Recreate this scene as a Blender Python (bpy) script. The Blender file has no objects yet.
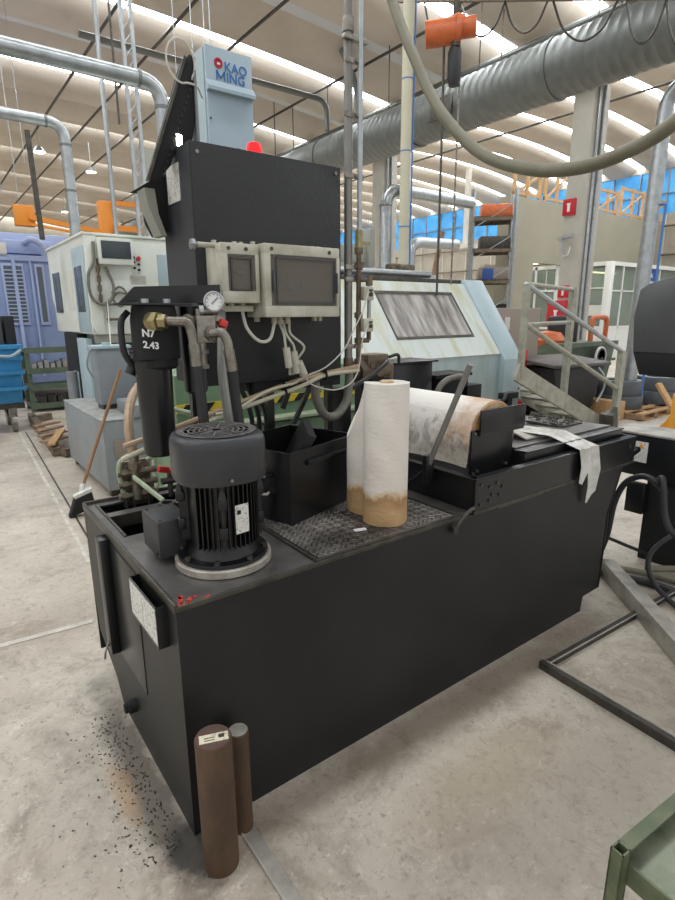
import bpy, bmesh, math, random
from mathutils import Vector, Matrix
random.seed(7)
S = bpy.context.scene
COL = S.collection
V = Vector
PI = math.pi

# ------------------------------------------------------------------ colours and materials
def lin(h):
    out = []
    for i in (0, 2, 4):
        c = int(h[i:i+2], 16)/255
        out.append(c/12.92 if c <= .04045 else ((c+.055)/1.055)**2.4)
    return tuple(out) + (1,)

def mat(name, col, rough=.5, metal=0, col2=None, scale=8, amt=.5, bump=0, bscale=None, emit=None, estr=1, spec=.5, coords='Object', stretch=None, thr=(.4, .65)):
    m = bpy.data.materials.new(name); m.use_nodes = True
    nt = m.node_tree; N = nt.nodes; L = nt.links
    b = N['Principled BSDF']
    c = lin(col) if isinstance(col, str) else col
    b.inputs['Base Color'].default_value = c
    b.inputs['Roughness'].default_value = rough
    b.inputs['Metallic'].default_value = metal
    b.inputs['Specular IOR Level'].default_value = spec
    if emit:
        b.inputs['Emission Color'].default_value = lin(emit); b.inputs['Emission Strength'].default_value = estr
    if col2 or bump:
        tc = N.new('ShaderNodeTexCoord'); vec = tc.outputs[coords]
        if stretch:
            mp = N.new('ShaderNodeMapping'); mp.inputs['Scale'].default_value = stretch
            L.new(vec, mp.inputs['Vector']); vec = mp.outputs['Vector']
    if col2:
        n = N.new('ShaderNodeTexNoise'); n.inputs['Scale'].default_value = scale; n.inputs['Detail'].default_value = 6
        n.inputs['Roughness'].default_value = .65
        L.new(vec, n.inputs['Vector'])
        mr = N.new('ShaderNodeMapRange'); mr.inputs['From Min'].default_value = thr[0]; mr.inputs['From Max'].default_value = thr[1]
        mr.inputs['To Max'].default_value = amt; mr.clamp = True
        L.new(n.outputs['Fac'], mr.inputs['Value'])
        mx = N.new('ShaderNodeMix'); mx.data_type = 'RGBA'
        mx.inputs['A'].default_value = c; mx.inputs['B'].default_value = lin(col2)
        L.new(mr.outputs['Result'], mx.inputs['Factor']); L.new(mx.outputs['Result'], b.inputs['Base Color'])
    if bump:
        n2 = N.new('ShaderNodeTexNoise'); n2.inputs['Scale'].default_value = bscale or scale*6; n2.inputs['Detail'].default_value = 4
        L.new(vec, n2.inputs['Vector'])
        bp = N.new('ShaderNodeBump'); bp.inputs['Strength'].default_value = bump; bp.inputs['Distance'].default_value = .01
        L.new(n2.outputs['Fac'], bp.inputs['Height']); L.new(bp.outputs['Normal'], b.inputs['Normal'])
    return m

M = {}
M['black'] = mat('black_paint', '131415', .45, col2='232424', scale=3, amt=.5, bump=.12, bscale=160)
M['blacksat'] = mat('black_satin', '17181a', .3, col2='242526', scale=5, amt=.5)
M['blackmat'] = mat('black_matt', '121314', .75)
M['hopper'] = mat('hopper_black_paint', '1f2022', .5, col2='2a2b2c', scale=4, amt=.5, bump=.3, bscale=120)
M['hopperside'] = mat('grey_black_paint', '3b3d40', .45, col2='303133', scale=6, amt=.4)
M['tanktop'] = mat('oily_dark_steel', '6d6a67', .34, .35, col2='45423f', scale=5, amt=.8, bump=.08, bscale=60)
M['motor'] = mat('motor_black_paint', '0f1012', .35)
M['fancover'] = mat('fan_cover_grey', '3c3d40', .38, .2, col2='2d2e30', scale=4, amt=.5, bump=.06, bscale=90)
M['boxgrey'] = mat('terminal_box_grey', '393a3c', .5, col2='2b2c2d', scale=9, amt=.5)
M['flange'] = mat('dirty_light_steel', 'c2bcb0', .45, .35, col2='8b8377', scale=14, amt=.8)
M['steel'] = mat('worn_steel', '9a968d', .38, .8, col2='5b5247', scale=18, amt=.7)
M['darksteel'] = mat('dark_steel', '59564f', .45, .6, col2='35322e', scale=14, amt=.7)
M['galv'] = mat('galvanised_steel', 'b4b9bb', .32, .75, col2='8d9394', scale=9, amt=.6)
M['galvdark'] = mat('spiral_duct_steel', '7d817e', .45, .45, col2='676b69', scale=4, amt=.5)
M['brass'] = mat('brass_fitting', 'a79d74', .35, .7, col2='6d6243', scale=20, amt=.6)
M['rust'] = mat('rusty_steel', '7d6f5e', .6, .4, col2='4d4135', scale=16, amt=.8, bump=.2, bscale=80)
M['ruststock'] = mat('rusty_bar_stock', '4d3d30', .62, .3, col2='6e543c', scale=9, amt=.6, bump=.25, bscale=70, stretch=(1, 1, .5))
M['stocktop'] = mat('sawn_bar_end', '6d564d', .5, .4, col2='54413a', scale=14, amt=.6)
M['rubber'] = mat('black_rubber', '202123', .5, col2='2f2f30', scale=10, amt=.5)
M['greyhose'] = mat('grey_corrugated_hose', '77756a', .5, col2='5c594f', scale=20, amt=.6)
M['whitecable'] = mat('white_cable', 'c8c6ba', .5)
M['enc'] = mat('dirty_ivory_plastic', 'c9c6b6', .45, col2='96927c', scale=6, amt=.7)
M['encin'] = mat('grey_enclosure_inside', 'bab5ad', .6, col2='8d8780', scale=12, amt=.5)
M['breaker'] = mat('breaker_grey', 'aaa8a0', .5)
M['paper'] = mat('white_filter_paper', 'e4e0da', .8, col2='d6cfc6', scale=6, amt=.5, bump=.15, bscale=40)
M['paperstain'] = mat('stained_filter_paper', 'e2dcd2', .85, col2='c39a6c', scale=3.0, amt=.9, bump=.2, bscale=30, thr=(.47, .66))
M['papergrey'] = mat('wet_filter_paper', 'cfcac2', .8, col2='77716a', scale=5, amt=.95, bump=.2, bscale=30, thr=(.42, .6))
M['tan'] = mat('oil_soaked_paper', 'bb9466', .8, col2='d6bb97', scale=14, amt=.8, bump=.2, bscale=50)
M['rag'] = mat('white_fabric_rag', 'd8d6d0', .85, col2='9b968c', scale=8, amt=.7, bump=.3, bscale=30)
M['label'] = mat('paper_label', 'd9d8d0', .6, col2='8f8f8a', scale=90, amt=.8, thr=(.52, .6))
M['sticker'] = mat('cream_sticker', 'd7cfb4', .6, col2='8b8772', scale=70, amt=.7, thr=(.55, .62))
M['redpaint'] = mat('red_paint', 'c4402f', .5, col2='7b3a2c', scale=40, amt=.6)
M['redplastic'] = mat('red_plastic', 'c8352a', .4)
M['red'] = mat('sign_red', 'c22230', .45)
M['white'] = mat('white_print', 'e8e8e6', .5)
M['greenlathe'] = mat('green_machine_paint', '6f8a6c', .45, col2='4f674d', scale=4, amt=.6)
M['palegreen'] = mat('pale_green_pipe', 'a9b79a', .45, col2='83886f', scale=12, amt=.6)
M['yellow'] = mat('hazard_yellow', 'd9c13a', .5)
M['cream'] = mat('cream_machine_paint', 'dfe3da', .4, col2='c9c9b8', scale=3, amt=.6)
M['paleblue'] = mat('pale_blue_machine_paint', 'a9bcc1', .4, col2='98abb2', scale=3, amt=.5)
M['hood'] = mat('hood_pale_paint', 'c9d1cd', .38, col2='b3b083', scale=2.2, amt=.85, stretch=(2.2, .5, .5), thr=(.46, .66))
M['hoodlow'] = mat('hood_blue_grey_paint', 'a0b0b2', .4, col2='87948c', scale=4, amt=.6, stretch=(3, 1, .4))
M['kao'] = mat('column_blue_grey_paint', '9fb1bb', .38, col2='90a2ad', scale=2, amt=.5)
M['midgrey'] = mat('grey_machine_paint', '868b8f', .5, col2='74797d', scale=4, amt=.6)
M['skirt'] = mat('grey_green_skirt', '94958a', .5)
M['lightgreytank'] = mat('coolant_tank_grey', '8d9396', .5, col2='7c8183', scale=3, amt=.6)
M['greytop'] = mat('dusty_tank_top', '9a9c99', .6, col2='74746f', scale=7, amt=.7)
M['lavender'] = mat('lavender_blue_paint', '8292b8', .42, col2='7584aa', scale=3, amt=.5)
M['lavlight'] = mat('light_lavender_paint', '9dabce', .42)
M['ltblue'] = mat('light_blue_bin', '3d8fc4', .45, col2='2f76a8', scale=4, amt=.6)
M['rackgreen'] = mat('rack_green_paint', '5b6856', .5, col2='3e4c3a', scale=6, amt=.6)
M['tablegreen'] = mat('worn_green_paint', '4e5a40', .5, .1, col2='74745c', scale=9, amt=.7)
M['tabletray'] = mat('worn_green_steel_tray', '868c78', .45, .3, col2='4f5a45', scale=9, amt=.8)
M['orange'] = mat('crane_orange', 'e08a28', .45)
M['hoist'] = mat('hoist_orange', 'cf6b3a', .45, col2='9c4a28', scale=9, amt=.5)
M['yelloworange'] = mat('safety_yellow', 'dd9a2b', .45)
M['concrete'] = mat('precast_concrete', 'bdb9ae', .8, col2='aaa69a', scale=2, amt=.5)
M['wallcream'] = mat('painted_wall_panel', '96917f', .8, col2='8a8573', scale=.7, amt=.5)
M['farwall'] = mat('far_wall', '9c9486', .8, col2='857d70', scale=1.2, amt=.6)
M['roof'] = mat('roof_shell', 'd2c8bb', .85, col2='bdb2a4', scale=.6, amt=.7)
M['roofgrey'] = mat('roof_strip_grey', 'd5d8dc', .6)
M['rooftan'] = mat('roof_yellow_panel', 'b5aa83', .8)
M['officewhite'] = mat('office_white_frame', 'dcdeda', .45)
M['wood'] = mat('pine_wood', 'c09a6b', .7, col2='9b7647', scale=6, amt=.6, stretch=(1, 6, 6))
M['woodold'] = mat('old_pallet_wood', '9a7e62', .8, col2='6f5742', scale=5, amt=.6)
M['stick'] = mat('broom_stick_wood', '9a7450', .6, col2='7a5838', scale=10, amt=.5)
M['bristle'] = mat('black_bristles', '1d1d1d', .9)
M['stairs'] = mat('stair_grey_green', 'a3a294', .5, .1, col2='7d7b6c', scale=9, amt=.7)
M['taupe'] = mat('taupe_cabinet', '94877b', .5)
M['tyre'] = mat('ring_dark_steel', '5c6268', .5, .3, col2='44484c', scale=5, amt=.5)
M['bluesign'] = mat('sign_blue', '27498c', .5)
M['logoblue'] = mat('logo_blue', '2c6fae', .5)
M['logored'] = mat('logo_red', 'b52e45', .5)
M['bluecable'] = mat('blue_cable', '4a78b8', .5)
M['beigepipe'] = mat('beige_pipe', 'c6c2ab', .5, col2='b2ad92', scale=3, amt=.5)
M['copper'] = mat('dirty_beige_pipe', 'b09a80', .5, .2, col2='8f7358', scale=10, amt=.7)
M['khaki'] = mat('khaki_hose', '77735f', .5, col2='605c4b', scale=6, amt=.5)
M['darkhood'] = mat('dark_grey_sheet', '5b5c5d', .42, .2, col2='4b4c4d', scale=4, amt=.5)
M['lamp'] = mat('lamp_glow', 'ffffff', .5, emit='fff6e2', estr=9)
M['tube'] = mat('tube_lamp_glow', 'ffffff', .5, emit='fffdf2', estr=3)
M['warmlamp'] = mat('office_lamp_glow', 'ffffff', .5, emit='fff2b8', estr=3)
M['beacon'] = mat('red_beacon_lens', 'd01c22', .3, emit='ff1018', estr=.45)
M['linewhite'] = mat('worn_line_paint', 'cfcabf', .7, col2='a59d90', scale=9, amt=.7)
M['oilsteel'] = mat('oily_grey_brown_steel', '8f8673', .45, .5, col2='5e5647', scale=18, amt=.8, bump=.15, bscale=70)
M['conduit'] = mat('grey_conduit', '8b8a85', .45, .4, col2='6e6c66', scale=6, amt=.6)
M['skylight'] = mat('skylight_sheet', 'ffffff', .6, emit='f6fbff', estr=9.0)
M['bluewin'] = mat('blue_window_band', '4694c8', .5, col2='2a6f9f', scale=1.2, amt=.9, emit='3388cc', estr=.25)
M['darkin'] = mat('dark_interior', '55584f', .8, col2='3d4038', scale=1.1, amt=.7)
M['lightin'] = mat('office_interior', 'b0b29f', .8, col2='7d8072', scale=.8, amt=.7)
M['lidblack'] = mat('bin_lid_grey', '5a5552', .6)
M['sheet'] = mat('dull_sheet_steel', 'b9b4aa', .45, .35, col2='7d7970', scale=8, amt=.6)
M['cover'] = mat('dark_screen', '41484c', .25)

def glass(name, tint, alpha, rough=.05, col2=None):
    m = bpy.data.materials.new(name); m.use_nodes = True; nt = m.node_tree; N = nt.nodes; L = nt.links
    N.remove(N['Principled BSDF']); out = N['Material Output']
    t = N.new('ShaderNodeBsdfTransparent'); t.inputs['Color'].default_value = lin(tint)
    g = N.new('ShaderNodeBsdfPrincipled'); g.inputs['Base Color'].default_value = lin(tint); g.inputs['Roughness'].default_value = rough
    mx = N.new('ShaderNodeMixShader'); mx.inputs['Fac'].default_value = alpha
    L.new(t.outputs[0], mx.inputs[1]); L.new(g.outputs[0], mx.inputs[2]); L.new(mx.outputs[0], out.inputs['Surface'])
    if col2:
        tc = N.new('ShaderNodeTexCoord'); mp = N.new('ShaderNodeMapping'); mp.inputs['Scale'].default_value = (4, .7, .7)
        mp.inputs['Rotation'].default_value = (0, .35, 0)
        n = N.new('ShaderNodeTexNoise'); n.inputs['Scale'].default_value = 3.2; n.inputs['Detail'].default_value = 7
        L.new(tc.outputs['Object'], mp.inputs['Vector']); L.new(mp.outputs['Vector'], n.inputs['Vector'])
        r = N.new('ShaderNodeValToRGB'); r.color_ramp.elements[0].position = .38; r.color_ramp.elements[1].position = .62
        r.color_ramp.elements[0].color = lin(tint); r.color_ramp.elements[1].color = lin(col2)
        L.new(n.outputs['Fac'], r.inputs['Fac']); L.new(r.outputs['Color'], g.inputs['Base Color'])
    return m
M['glass'] = glass('office_glass', 'c9d2cc', .25)
M['smoke'] = glass('smoked_cover_glass', 'c9c4bd', .18, .12)
M['hoodglass'] = glass('smeared_door_glass', '7c7672', .93, .25, 'bdb9b2')
M['machglass'] = glass('dark_machine_glass', '5a6166', .9, .12)

def floor_mat():
    m = bpy.data.materials.new('concrete_floor'); m.use_nodes = True; nt = m.node_tree; N = nt.nodes; L = nt.links
    b = N['Principled BSDF']; tc = N.new('ShaderNodeTexCoord'); o = tc.outputs['Object']
    def noise(s, d=6, r=.6, dist=0):
        n = N.new('ShaderNodeTexNoise'); n.inputs['Scale'].default_value = s; n.inputs['Detail'].default_value = d
        n.inputs['Roughness'].default_value = r; n.inputs['Distortion'].default_value = dist
        L.new(o, n.inputs['Vector']); return n.outputs['Fac']
    def rng(v, a, c, hi):
        r = N.new('ShaderNodeMapRange'); r.inputs['From Min'].default_value = a; r.inputs['From Max'].default_value = c
        r.inputs['To Max'].default_value = hi; L.new(v, r.inputs['Value']); return r.outputs['Result']
    def mix(f, a, c):
        x = N.new('ShaderNodeMix'); x.data_type = 'RGBA'; L.new(f, x.inputs['Factor'])
        if isinstance(a, str): x.inputs['A'].default_value = lin(a)
        else: L.new(a, x.inputs['A'])
        x.inputs['B'].default_value = lin(c); return x.outputs['Result']
    c = mix(rng(noise(.9, 5), .38, .62, 1), 'c6bdae', 'ada294')
    c = mix(rng(noise(2.6, 8, .7, .6), .5, .68, .75), c, '85796a')
    c = mix(rng(noise(5.5, 8, .75, .3), .56, .7, .6), c, 'cbc2b4')
    c = mix(rng(noise(38, 6, .8), .56, .68, .75), c, '6d655a')
    c = mix(rng(noise(120, 3, .7), .64, .72, .6), c, '4a443c')
    # oil stains left around the coolant tank: spots with their own outline
    def spot(x, y, rx, ry, col, hi, prev, soft=.55):
        mp = N.new('ShaderNodeMapping'); mp.vector_type = 'POINT'
        mp.inputs['Location'].default_value = (-x/rx, -y/ry, 0); mp.inputs['Scale'].default_value = (1/rx, 1/ry, 0)
        L.new(o, mp.inputs['Vector'])
        ln = N.new('ShaderNodeVectorMath'); ln.operation = 'LENGTH'; L.new(mp.outputs['Vector'], ln.inputs[0])
        ad = N.new('ShaderNodeMath'); ad.operation = 'MULTIPLY_ADD'; L.new(noise(7, 6, .7), ad.inputs[0]); ad.inputs[1].default_value = 1.3
        L.new(ln.outputs['Value'], ad.inputs[2])
        r = N.new('ShaderNodeMapRange'); r.inputs['From Min'].default_value = 1.1; r.inputs['From Max'].default_value = 1.1+soft
        r.inputs['To Min'].default_value = hi; r.inputs['To Max'].default_value = 0; L.new(ad.outputs[0], r.inputs['Value'])
        return mix(r.outputs['Result'], prev, col)
    c = mix(rng(noise(14, 8, .8, .8), .52, .64, .6), c, '8a7f70'); c = mix(rng(noise(19, 8, .8, .5), .55, .66, .6), c, 'd9d1c4')
    c = spot(.43, 1.85, .10, .7, '564d42', .85, c)
    c = spot(.35, 1.80, .05, .2, 'a8875d', .55, c)
    c = spot(1.7, 1.36, 1.2, .13, '6b5a45', .6, c, .8)
    c = spot(1.9, .75, .9, .28, '7a6e5f', .45, c, 1.1)
    c = spot(1.5, 1.05, .4, .16, '93805c', .35, c, .9)
    c = spot(.46, 1.42, .10, .16, '26221e', .9, c, .45)
    L.new(c, b.inputs['Base Color'])
    rr = N.new('ShaderNodeMapRange'); L.new(noise(3, 5), rr.inputs['Value']); rr.inputs['To Min'].default_value = .3; rr.inputs['To Max'].default_value = .62
    L.new(rr.outputs['Result'], b.inputs['Roughness'])
    bp = N.new('ShaderNodeBump'); bp.inputs['Strength'].default_value = .15; bp.inputs['Distance'].default_value = .01
    L.new(noise(30, 6, .7), bp.inputs['Height']); L.new(bp.outputs['Normal'], b.inputs['Normal'])
    return m
M['floor'] = floor_mat()

def foot_paper():
    m = bpy.data.materials.new('filter_paper_stained_foot'); m.use_nodes = True; nt = m.node_tree; N = nt.nodes; L = nt.links
    b = N['Principled BSDF']; b.inputs['Roughness'].default_value = .8
    tc = N.new('ShaderNodeTexCoord'); sp = N.new('ShaderNodeSeparateXYZ'); L.new(tc.outputs['Object'], sp.inputs[0])
    n = N.new('ShaderNodeTexNoise'); n.inputs['Scale'].default_value = 9; n.inputs['Detail'].default_value = 7; n.inputs['Roughness'].default_value = .7; L.new(tc.outputs['Object'], n.inputs['Vector'])
    a = N.new('ShaderNodeMath'); a.operation = 'MULTIPLY_ADD'; L.new(n.outputs['Fac'], a.inputs[0]); a.inputs[1].default_value = .16; L.new(sp.outputs['Z'], a.inputs[2])
    r = N.new('ShaderNodeValToRGB'); e = r.color_ramp.elements; e[0].position = .0; e[0].color = lin('b08a5f'); e[1].position = 1; e[1].color = lin('e4e0da')
    for p, c in ((.13, 'c4a274'), (.185, 'a8825a'), (.20, 'cfb592'), (.225, 'e0d8cc')):
        x = e.new(p); x.color = lin(c)
    L.new(a.outputs[0], r.inputs['Fac']); L.new(r.outputs['Color'], b.inputs['Base Color'])
    n2 = N.new('ShaderNodeTexNoise'); n2.inputs['Scale'].default_value = 30; n2.inputs['Detail'].default_value = 5
    mp = N.new('ShaderNodeMapping'); mp.inputs['Scale'].default_value = (1, 1, 2.5); L.new(tc.outputs['Object'], mp.inputs['Vector']); L.new(mp.outputs['Vector'], n2.inputs['Vector'])
    bp = N.new('ShaderNodeBump'); bp.inputs['Strength'].default_value = .35; bp.inputs['Distance'].default_value = .01
    L.new(n2.outputs['Fac'], bp.inputs['Height']); L.new(bp.outputs['Normal'], b.inputs['Normal']); return m
M['footpaper'] = foot_paper()

def oily_paper():      # white paper with a brown soaked end and grey grime low down
    m = bpy.data.materials.new('oil_soaked_filter_paper'); m.use_nodes = True; nt = m.node_tree; N = nt.nodes; L = nt.links
    b = N['Principled BSDF']; b.inputs['Roughness'].default_value = .8
    tc = N.new('ShaderNodeTexCoord'); sp = N.new('ShaderNodeSeparateXYZ'); L.new(tc.outputs['Object'], sp.inputs[0])
    def noise(s, d):
        n = N.new('ShaderNodeTexNoise'); n.inputs['Scale'].default_value = s; n.inputs['Detail'].default_value = 8; n.inputs['Roughness'].default_value = .68; n.inputs['Distortion'].default_value = d
        L.new(tc.outputs['Object'], n.inputs['Vector']); return n.outputs['Fac']
    def comb(axis, k, nz, w, lo, hi, amt):
        a = N.new('ShaderNodeMath'); a.operation = 'MULTIPLY_ADD'; L.new(sp.outputs[axis], a.inputs[0]); a.inputs[1].default_value = k
        c = N.new('ShaderNodeMath'); c.operation = 'MULTIPLY'; L.new(nz, c.inputs[0]); c.inputs[1].default_value = w; L.new(c.outputs[0], a.inputs[2])
        r = N.new('ShaderNodeMapRange'); L.new(a.outputs[0], r.inputs['Value']); r.inputs['From Min'].default_value = lo; r.inputs['From Max'].default_value = hi; r.inputs['To Max'].default_value = amt
        return r.outputs['Result']
    def mix(f, a, c):
        x = N.new('ShaderNodeMix'); x.data_type = 'RGBA'; L.new(f, x.inputs['Factor'])
        if isinstance(a, str): x.inputs['A'].default_value = lin(a)
        else: L.new(a, x.inputs['A'])
        x.inputs['B'].default_value = lin(c); return x.outputs['Result']
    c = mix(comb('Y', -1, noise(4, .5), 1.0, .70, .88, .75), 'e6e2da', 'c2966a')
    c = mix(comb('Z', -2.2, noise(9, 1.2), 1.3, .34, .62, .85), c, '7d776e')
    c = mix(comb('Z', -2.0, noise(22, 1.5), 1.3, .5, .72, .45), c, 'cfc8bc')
    L.new(c, b.inputs['Base Color'])
    bp = N.new('ShaderNodeBump'); bp.inputs['Strength'].default_value = .3; bp.inputs['Distance'].default_value = .01
    L.new(noise(25, .5), bp.inputs['Height']); L.new(bp.outputs['Normal'], b.inputs['Normal']); return m
M['oilypaper'] = oily_paper()

def diamond_mat():
    m = bpy.data.materials.new('chequer_plate_steel'); m.use_nodes = True; nt = m.node_tree; N = nt.nodes; L = nt.links
    b = N['Principled BSDF']; b.inputs['Base Color'].default_value = lin('55504c'); b.inputs['Roughness'].default_value = .36; b.inputs['Metallic'].default_value = .55
    tc = N.new('ShaderNodeTexCoord'); mp = N.new('ShaderNodeMapping'); mp.inputs['Rotation'].default_value = (0, 0, PI/4)
    L.new(tc.outputs['Object'], mp.inputs['Vector'])
    ch = N.new('ShaderNodeTexChecker'); ch.inputs['Scale'].default_value = 34; L.new(mp.outputs['Vector'], ch.inputs['Vector'])
    def wav(axis):
        w = N.new('ShaderNodeTexWave'); w.bands_direction = axis; w.inputs['Scale'].default_value = 17; w.inputs['Distortion'].default_value = 0
        L.new(mp.outputs['Vector'], w.inputs['Vector']); return w.outputs['Fac']
    mx = N.new('ShaderNodeMix'); L.new(ch.outputs['Fac'], mx.inputs['Factor']); L.new(wav('X'), mx.inputs['A']); L.new(wav('Y'), mx.inputs['B'])
    bp = N.new('ShaderNodeBump'); bp.inputs['Strength'].default_value = .8; bp.inputs['Distance'].default_value = .006
    L.new(mx.outputs['Result'], bp.inputs['Height']); L.new(bp.outputs['Normal'], b.inputs['Normal'])
    n = N.new('ShaderNodeTexNoise'); n.inputs['Scale'].default_value = 5; L.new(tc.outputs['Object'], n.inputs['Vector'])
    r = N.new('ShaderNodeValToRGB'); r.color_ramp.elements[0].color = lin('4a4642'); r.color_ramp.elements[1].color = lin('858079')
    r.color_ramp.elements[0].position = .35; r.color_ramp.elements[1].position = .65
    L.new(n.outputs['Fac'], r.inputs['Fac']); L.new(r.outputs['Color'], b.inputs['Base Color'])
    return m
M['diamond'] = diamond_mat()

# ------------------------------------------------------------------ mesh builder
def loc_of(o):
    p = V((0, 0, 0))
    while o is not None:
        p += o.location; o = o.parent
    return p

def catmull(pts, n=6):
    pts = [V(p) for p in pts]
    if len(pts) < 3: return pts
    P = [pts[0]*2-pts[1]] + pts + [pts[-1]*2-pts[-2]]
    out = []
    for i in range(1, len(P)-2):
        a, b, c, d = P[i-1], P[i], P[i+1], P[i+2]
        for k in range(n):
            t = k/n
            out.append(.5*((2*b)+(c-a)*t+(2*a-5*b+4*c-d)*t*t+(3*b-a-3*c+d)*t**3))
    out.append(pts[-1]); return out

SPLIT = {'joint_collar', 'gland', 'tie_rib', 'pipe_clamp', 'shelf_deck', 'cover_screw', 'mounting_lug', 'rivet', 'strap', 'cable_tie', 'bolt', 'box_screw', 'stud', 'hanger_rod', 'conduit', 'black_button', 'warning_labels', 'paper_labels', 'louvre', 'vent_slots', 'end_bolt', 'pipework', 'edge_rail', 'emblem', 'frame_strip', 'pine'}

class MB:
    def __init__(s): s.bm = bmesh.new()
    def merge(s, b, mtx=None):
        if mtx is not None: bmesh.ops.transform(b, matrix=mtx, verts=b.verts)
        me = bpy.data.meshes.new('t'); b.to_mesh(me); b.free(); s.bm.from_mesh(me); bpy.data.meshes.remove(me); return s
    def box(s, x0, x1, y0, y1, z0, z1, bev=0, seg=2, mtx=None):
        b = bmesh.new(); bmesh.ops.create_cube(b, size=1)
        bmesh.ops.transform(b, matrix=Matrix.Translation(((x0+x1)/2, (y0+y1)/2, (z0+z1)/2)) @ Matrix.Diagonal((abs(x1-x0), abs(y1-y0), abs(z1-z0), 1)), verts=b.verts)
        if bev: bmesh.ops.bevel(b, geom=list(b.edges), offset=bev, segments=seg, profile=.5, affect='EDGES', clamp_overlap=True)
        return s.merge(b, mtx)
    def obox(s, c, size, rz=0, rx=0, ry=0, bev=0):
        b = bmesh.new(); bmesh.ops.create_cube(b, size=1)
        bmesh.ops.transform(b, matrix=Matrix.Diagonal((*size, 1)), verts=b.verts)
        if bev: bmesh.ops.bevel(b, geom=list(b.edges), offset=bev, segments=2, profile=.5, affect='EDGES')
        return s.merge(b, Matrix.Translation(c) @ Matrix.Rotation(rz, 4, 'Z') @ Matrix.Rotation(ry, 4, 'Y') @ Matrix.Rotation(rx, 4, 'X'))
    def bar(s, p0, p1, w, h, up=(0, 0, 1), bev=0):
        p0, p1 = V(p0), V(p1); d = (p1-p0); L = d.length; d.normalize()
        up = V(up)
        if abs(d.dot(up)) > .98: up = V((0, 1, 0))
        x = d.cross(up).normalized(); z = x.cross(d).normalized()
        m = Matrix(((x.x, d.x, z.x, 0), (x.y, d.y, z.y, 0), (x.z, d.z, z.z, 0), (0, 0, 0, 1)))
        b = bmesh.new(); bmesh.ops.create_cube(b, size=1)
        bmesh.ops.transform(b, matrix=Matrix.Diagonal((w, L, h, 1)), verts=b.verts)
        if bev: bmesh.ops.bevel(b, geom=list(b.edges), offset=bev, segments=2, profile=.5, affect='EDGES')
        return s.merge(b, Matrix.Translation((p0+p1)/2) @ m)
    def cyl(s, p0, p1, r, r2=None, n=20):
        p0, p1 = V(p0), V(p1); d = p1-p0
        b = bmesh.new(); bmesh.ops.create_cone(b, cap_ends=True, segments=n, radius1=r, radius2=r if r2 is None else r2, depth=d.length)
        q = V((0, 0, 1)).rotation_difference(d.normalized()).to_matrix().to_4x4()
        return s.merge(b, Matrix.Translation((p0+p1)/2) @ q)
    def tube(s, pts, r, n=10, sub=6, ribs=0):
        P = catmull(pts, sub) if sub else [V(p) for p in pts]
        bm = s.bm; rings = []; t0 = (P[1]-P[0]).normalized()
        u = t0.cross(V((0, 0, 1)));
        if u.length < .1: u = t0.cross(V((0, 1, 0)))
        u.normalize()
        for i, p in enumerate(P):
            a = P[max(i-1, 0)]; c = P[min(i+1, len(P)-1)]; t = (c-a).normalized()
            u = (u - t*u.dot(t)).normalized(); w = t.cross(u)
            rr = r*(1-(ribs if i % 2 else 0)) if not callable(r) else r(i/(len(P)-1))
            rings.append([bm.verts.new(p+(u*math.cos(2*PI*k/n)+w*math.sin(2*PI*k/n))*rr) for k in range(n)])
        for a, b in zip(rings, rings[1:]):
            for k in range(n): bm.faces.new((a[k], a[(k+1) % n], b[(k+1) % n], b[k]))
        bm.faces.new(rings[0][::-1]); bm.faces.new(rings[-1]); return s
    def lathe(s, c, prof, n=32, sq=None, mtx=None):
        b = bmesh.new(); rings = []
        for r, z in prof:
            ring = []
            for k in range(n):
                a = 2*PI*k/n; ca, sa = math.cos(a), math.sin(a); f = 1
                if sq: f = 1/((abs(ca)**sq+abs(sa)**sq)**(1/sq))
                ring.append(b.verts.new((r*f*ca, r*f*sa, z)))
            rings.append(ring)
        for p, q in zip(rings, rings[1:]):
            for k in range(n): b.faces.new((p[k], p[(k+1) % n], q[(k+1) % n], q[k]))
        if prof[0][0] > 1e-5: b.faces.new(rings[0][::-1])
        if prof[-1][0] > 1e-5: b.faces.new(rings[-1])
        bmesh.ops.remove_doubles(b, verts=b.verts, dist=1e-5)
        return s.merge(b, Matrix.Translation(c) @ (mtx if mtx is not None else Matrix()))
    def prism(s, poly, vec, bev=0):
        b = bmesh.new(); vec = V(vec)
        lo = [b.verts.new(V(p)) for p in poly]; hi = [b.verts.new(V(p)+vec) for p in poly]; n = len(poly)
        b.faces.new(lo[::-1]); b.faces.new(hi)
        for k in range(n): b.faces.new((lo[k], lo[(k+1) % n], hi[(k+1) % n], hi[k]))
        bmesh.ops.recalc_face_normals(b, faces=b.faces)
        if bev: bmesh.ops.bevel(b, geom=list(b.edges), offset=bev, segments=2, profile=.5, affect='EDGES')
        return s.merge(b)
    def sheet(s, rows, th=0):      # grid of points -> surface (thickened by th along normals afterwards)
        b = bmesh.new(); g = [[b.verts.new(V(p)) for p in r] for r in rows]
        for a, c in zip(g, g[1:]):
            for k in range(len(a)-1): b.faces.new((a[k], a[k+1], c[k+1], c[k]))
        if th:
            bmesh.ops.recalc_face_normals(b, faces=b.faces)
            bmesh.ops.solidify(b, geom=list(b.faces), thickness=th)
        return s.merge(b)
    def sphere(s, c, r, sc=(1, 1, 1), n=16):
        b = bmesh.new(); bmesh.ops.create_uvsphere(b, u_segments=n, v_segments=n//2+2, radius=r)
        return s.merge(b, Matrix.Translation(c) @ Matrix.Diagonal((*sc, 1)))
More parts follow.
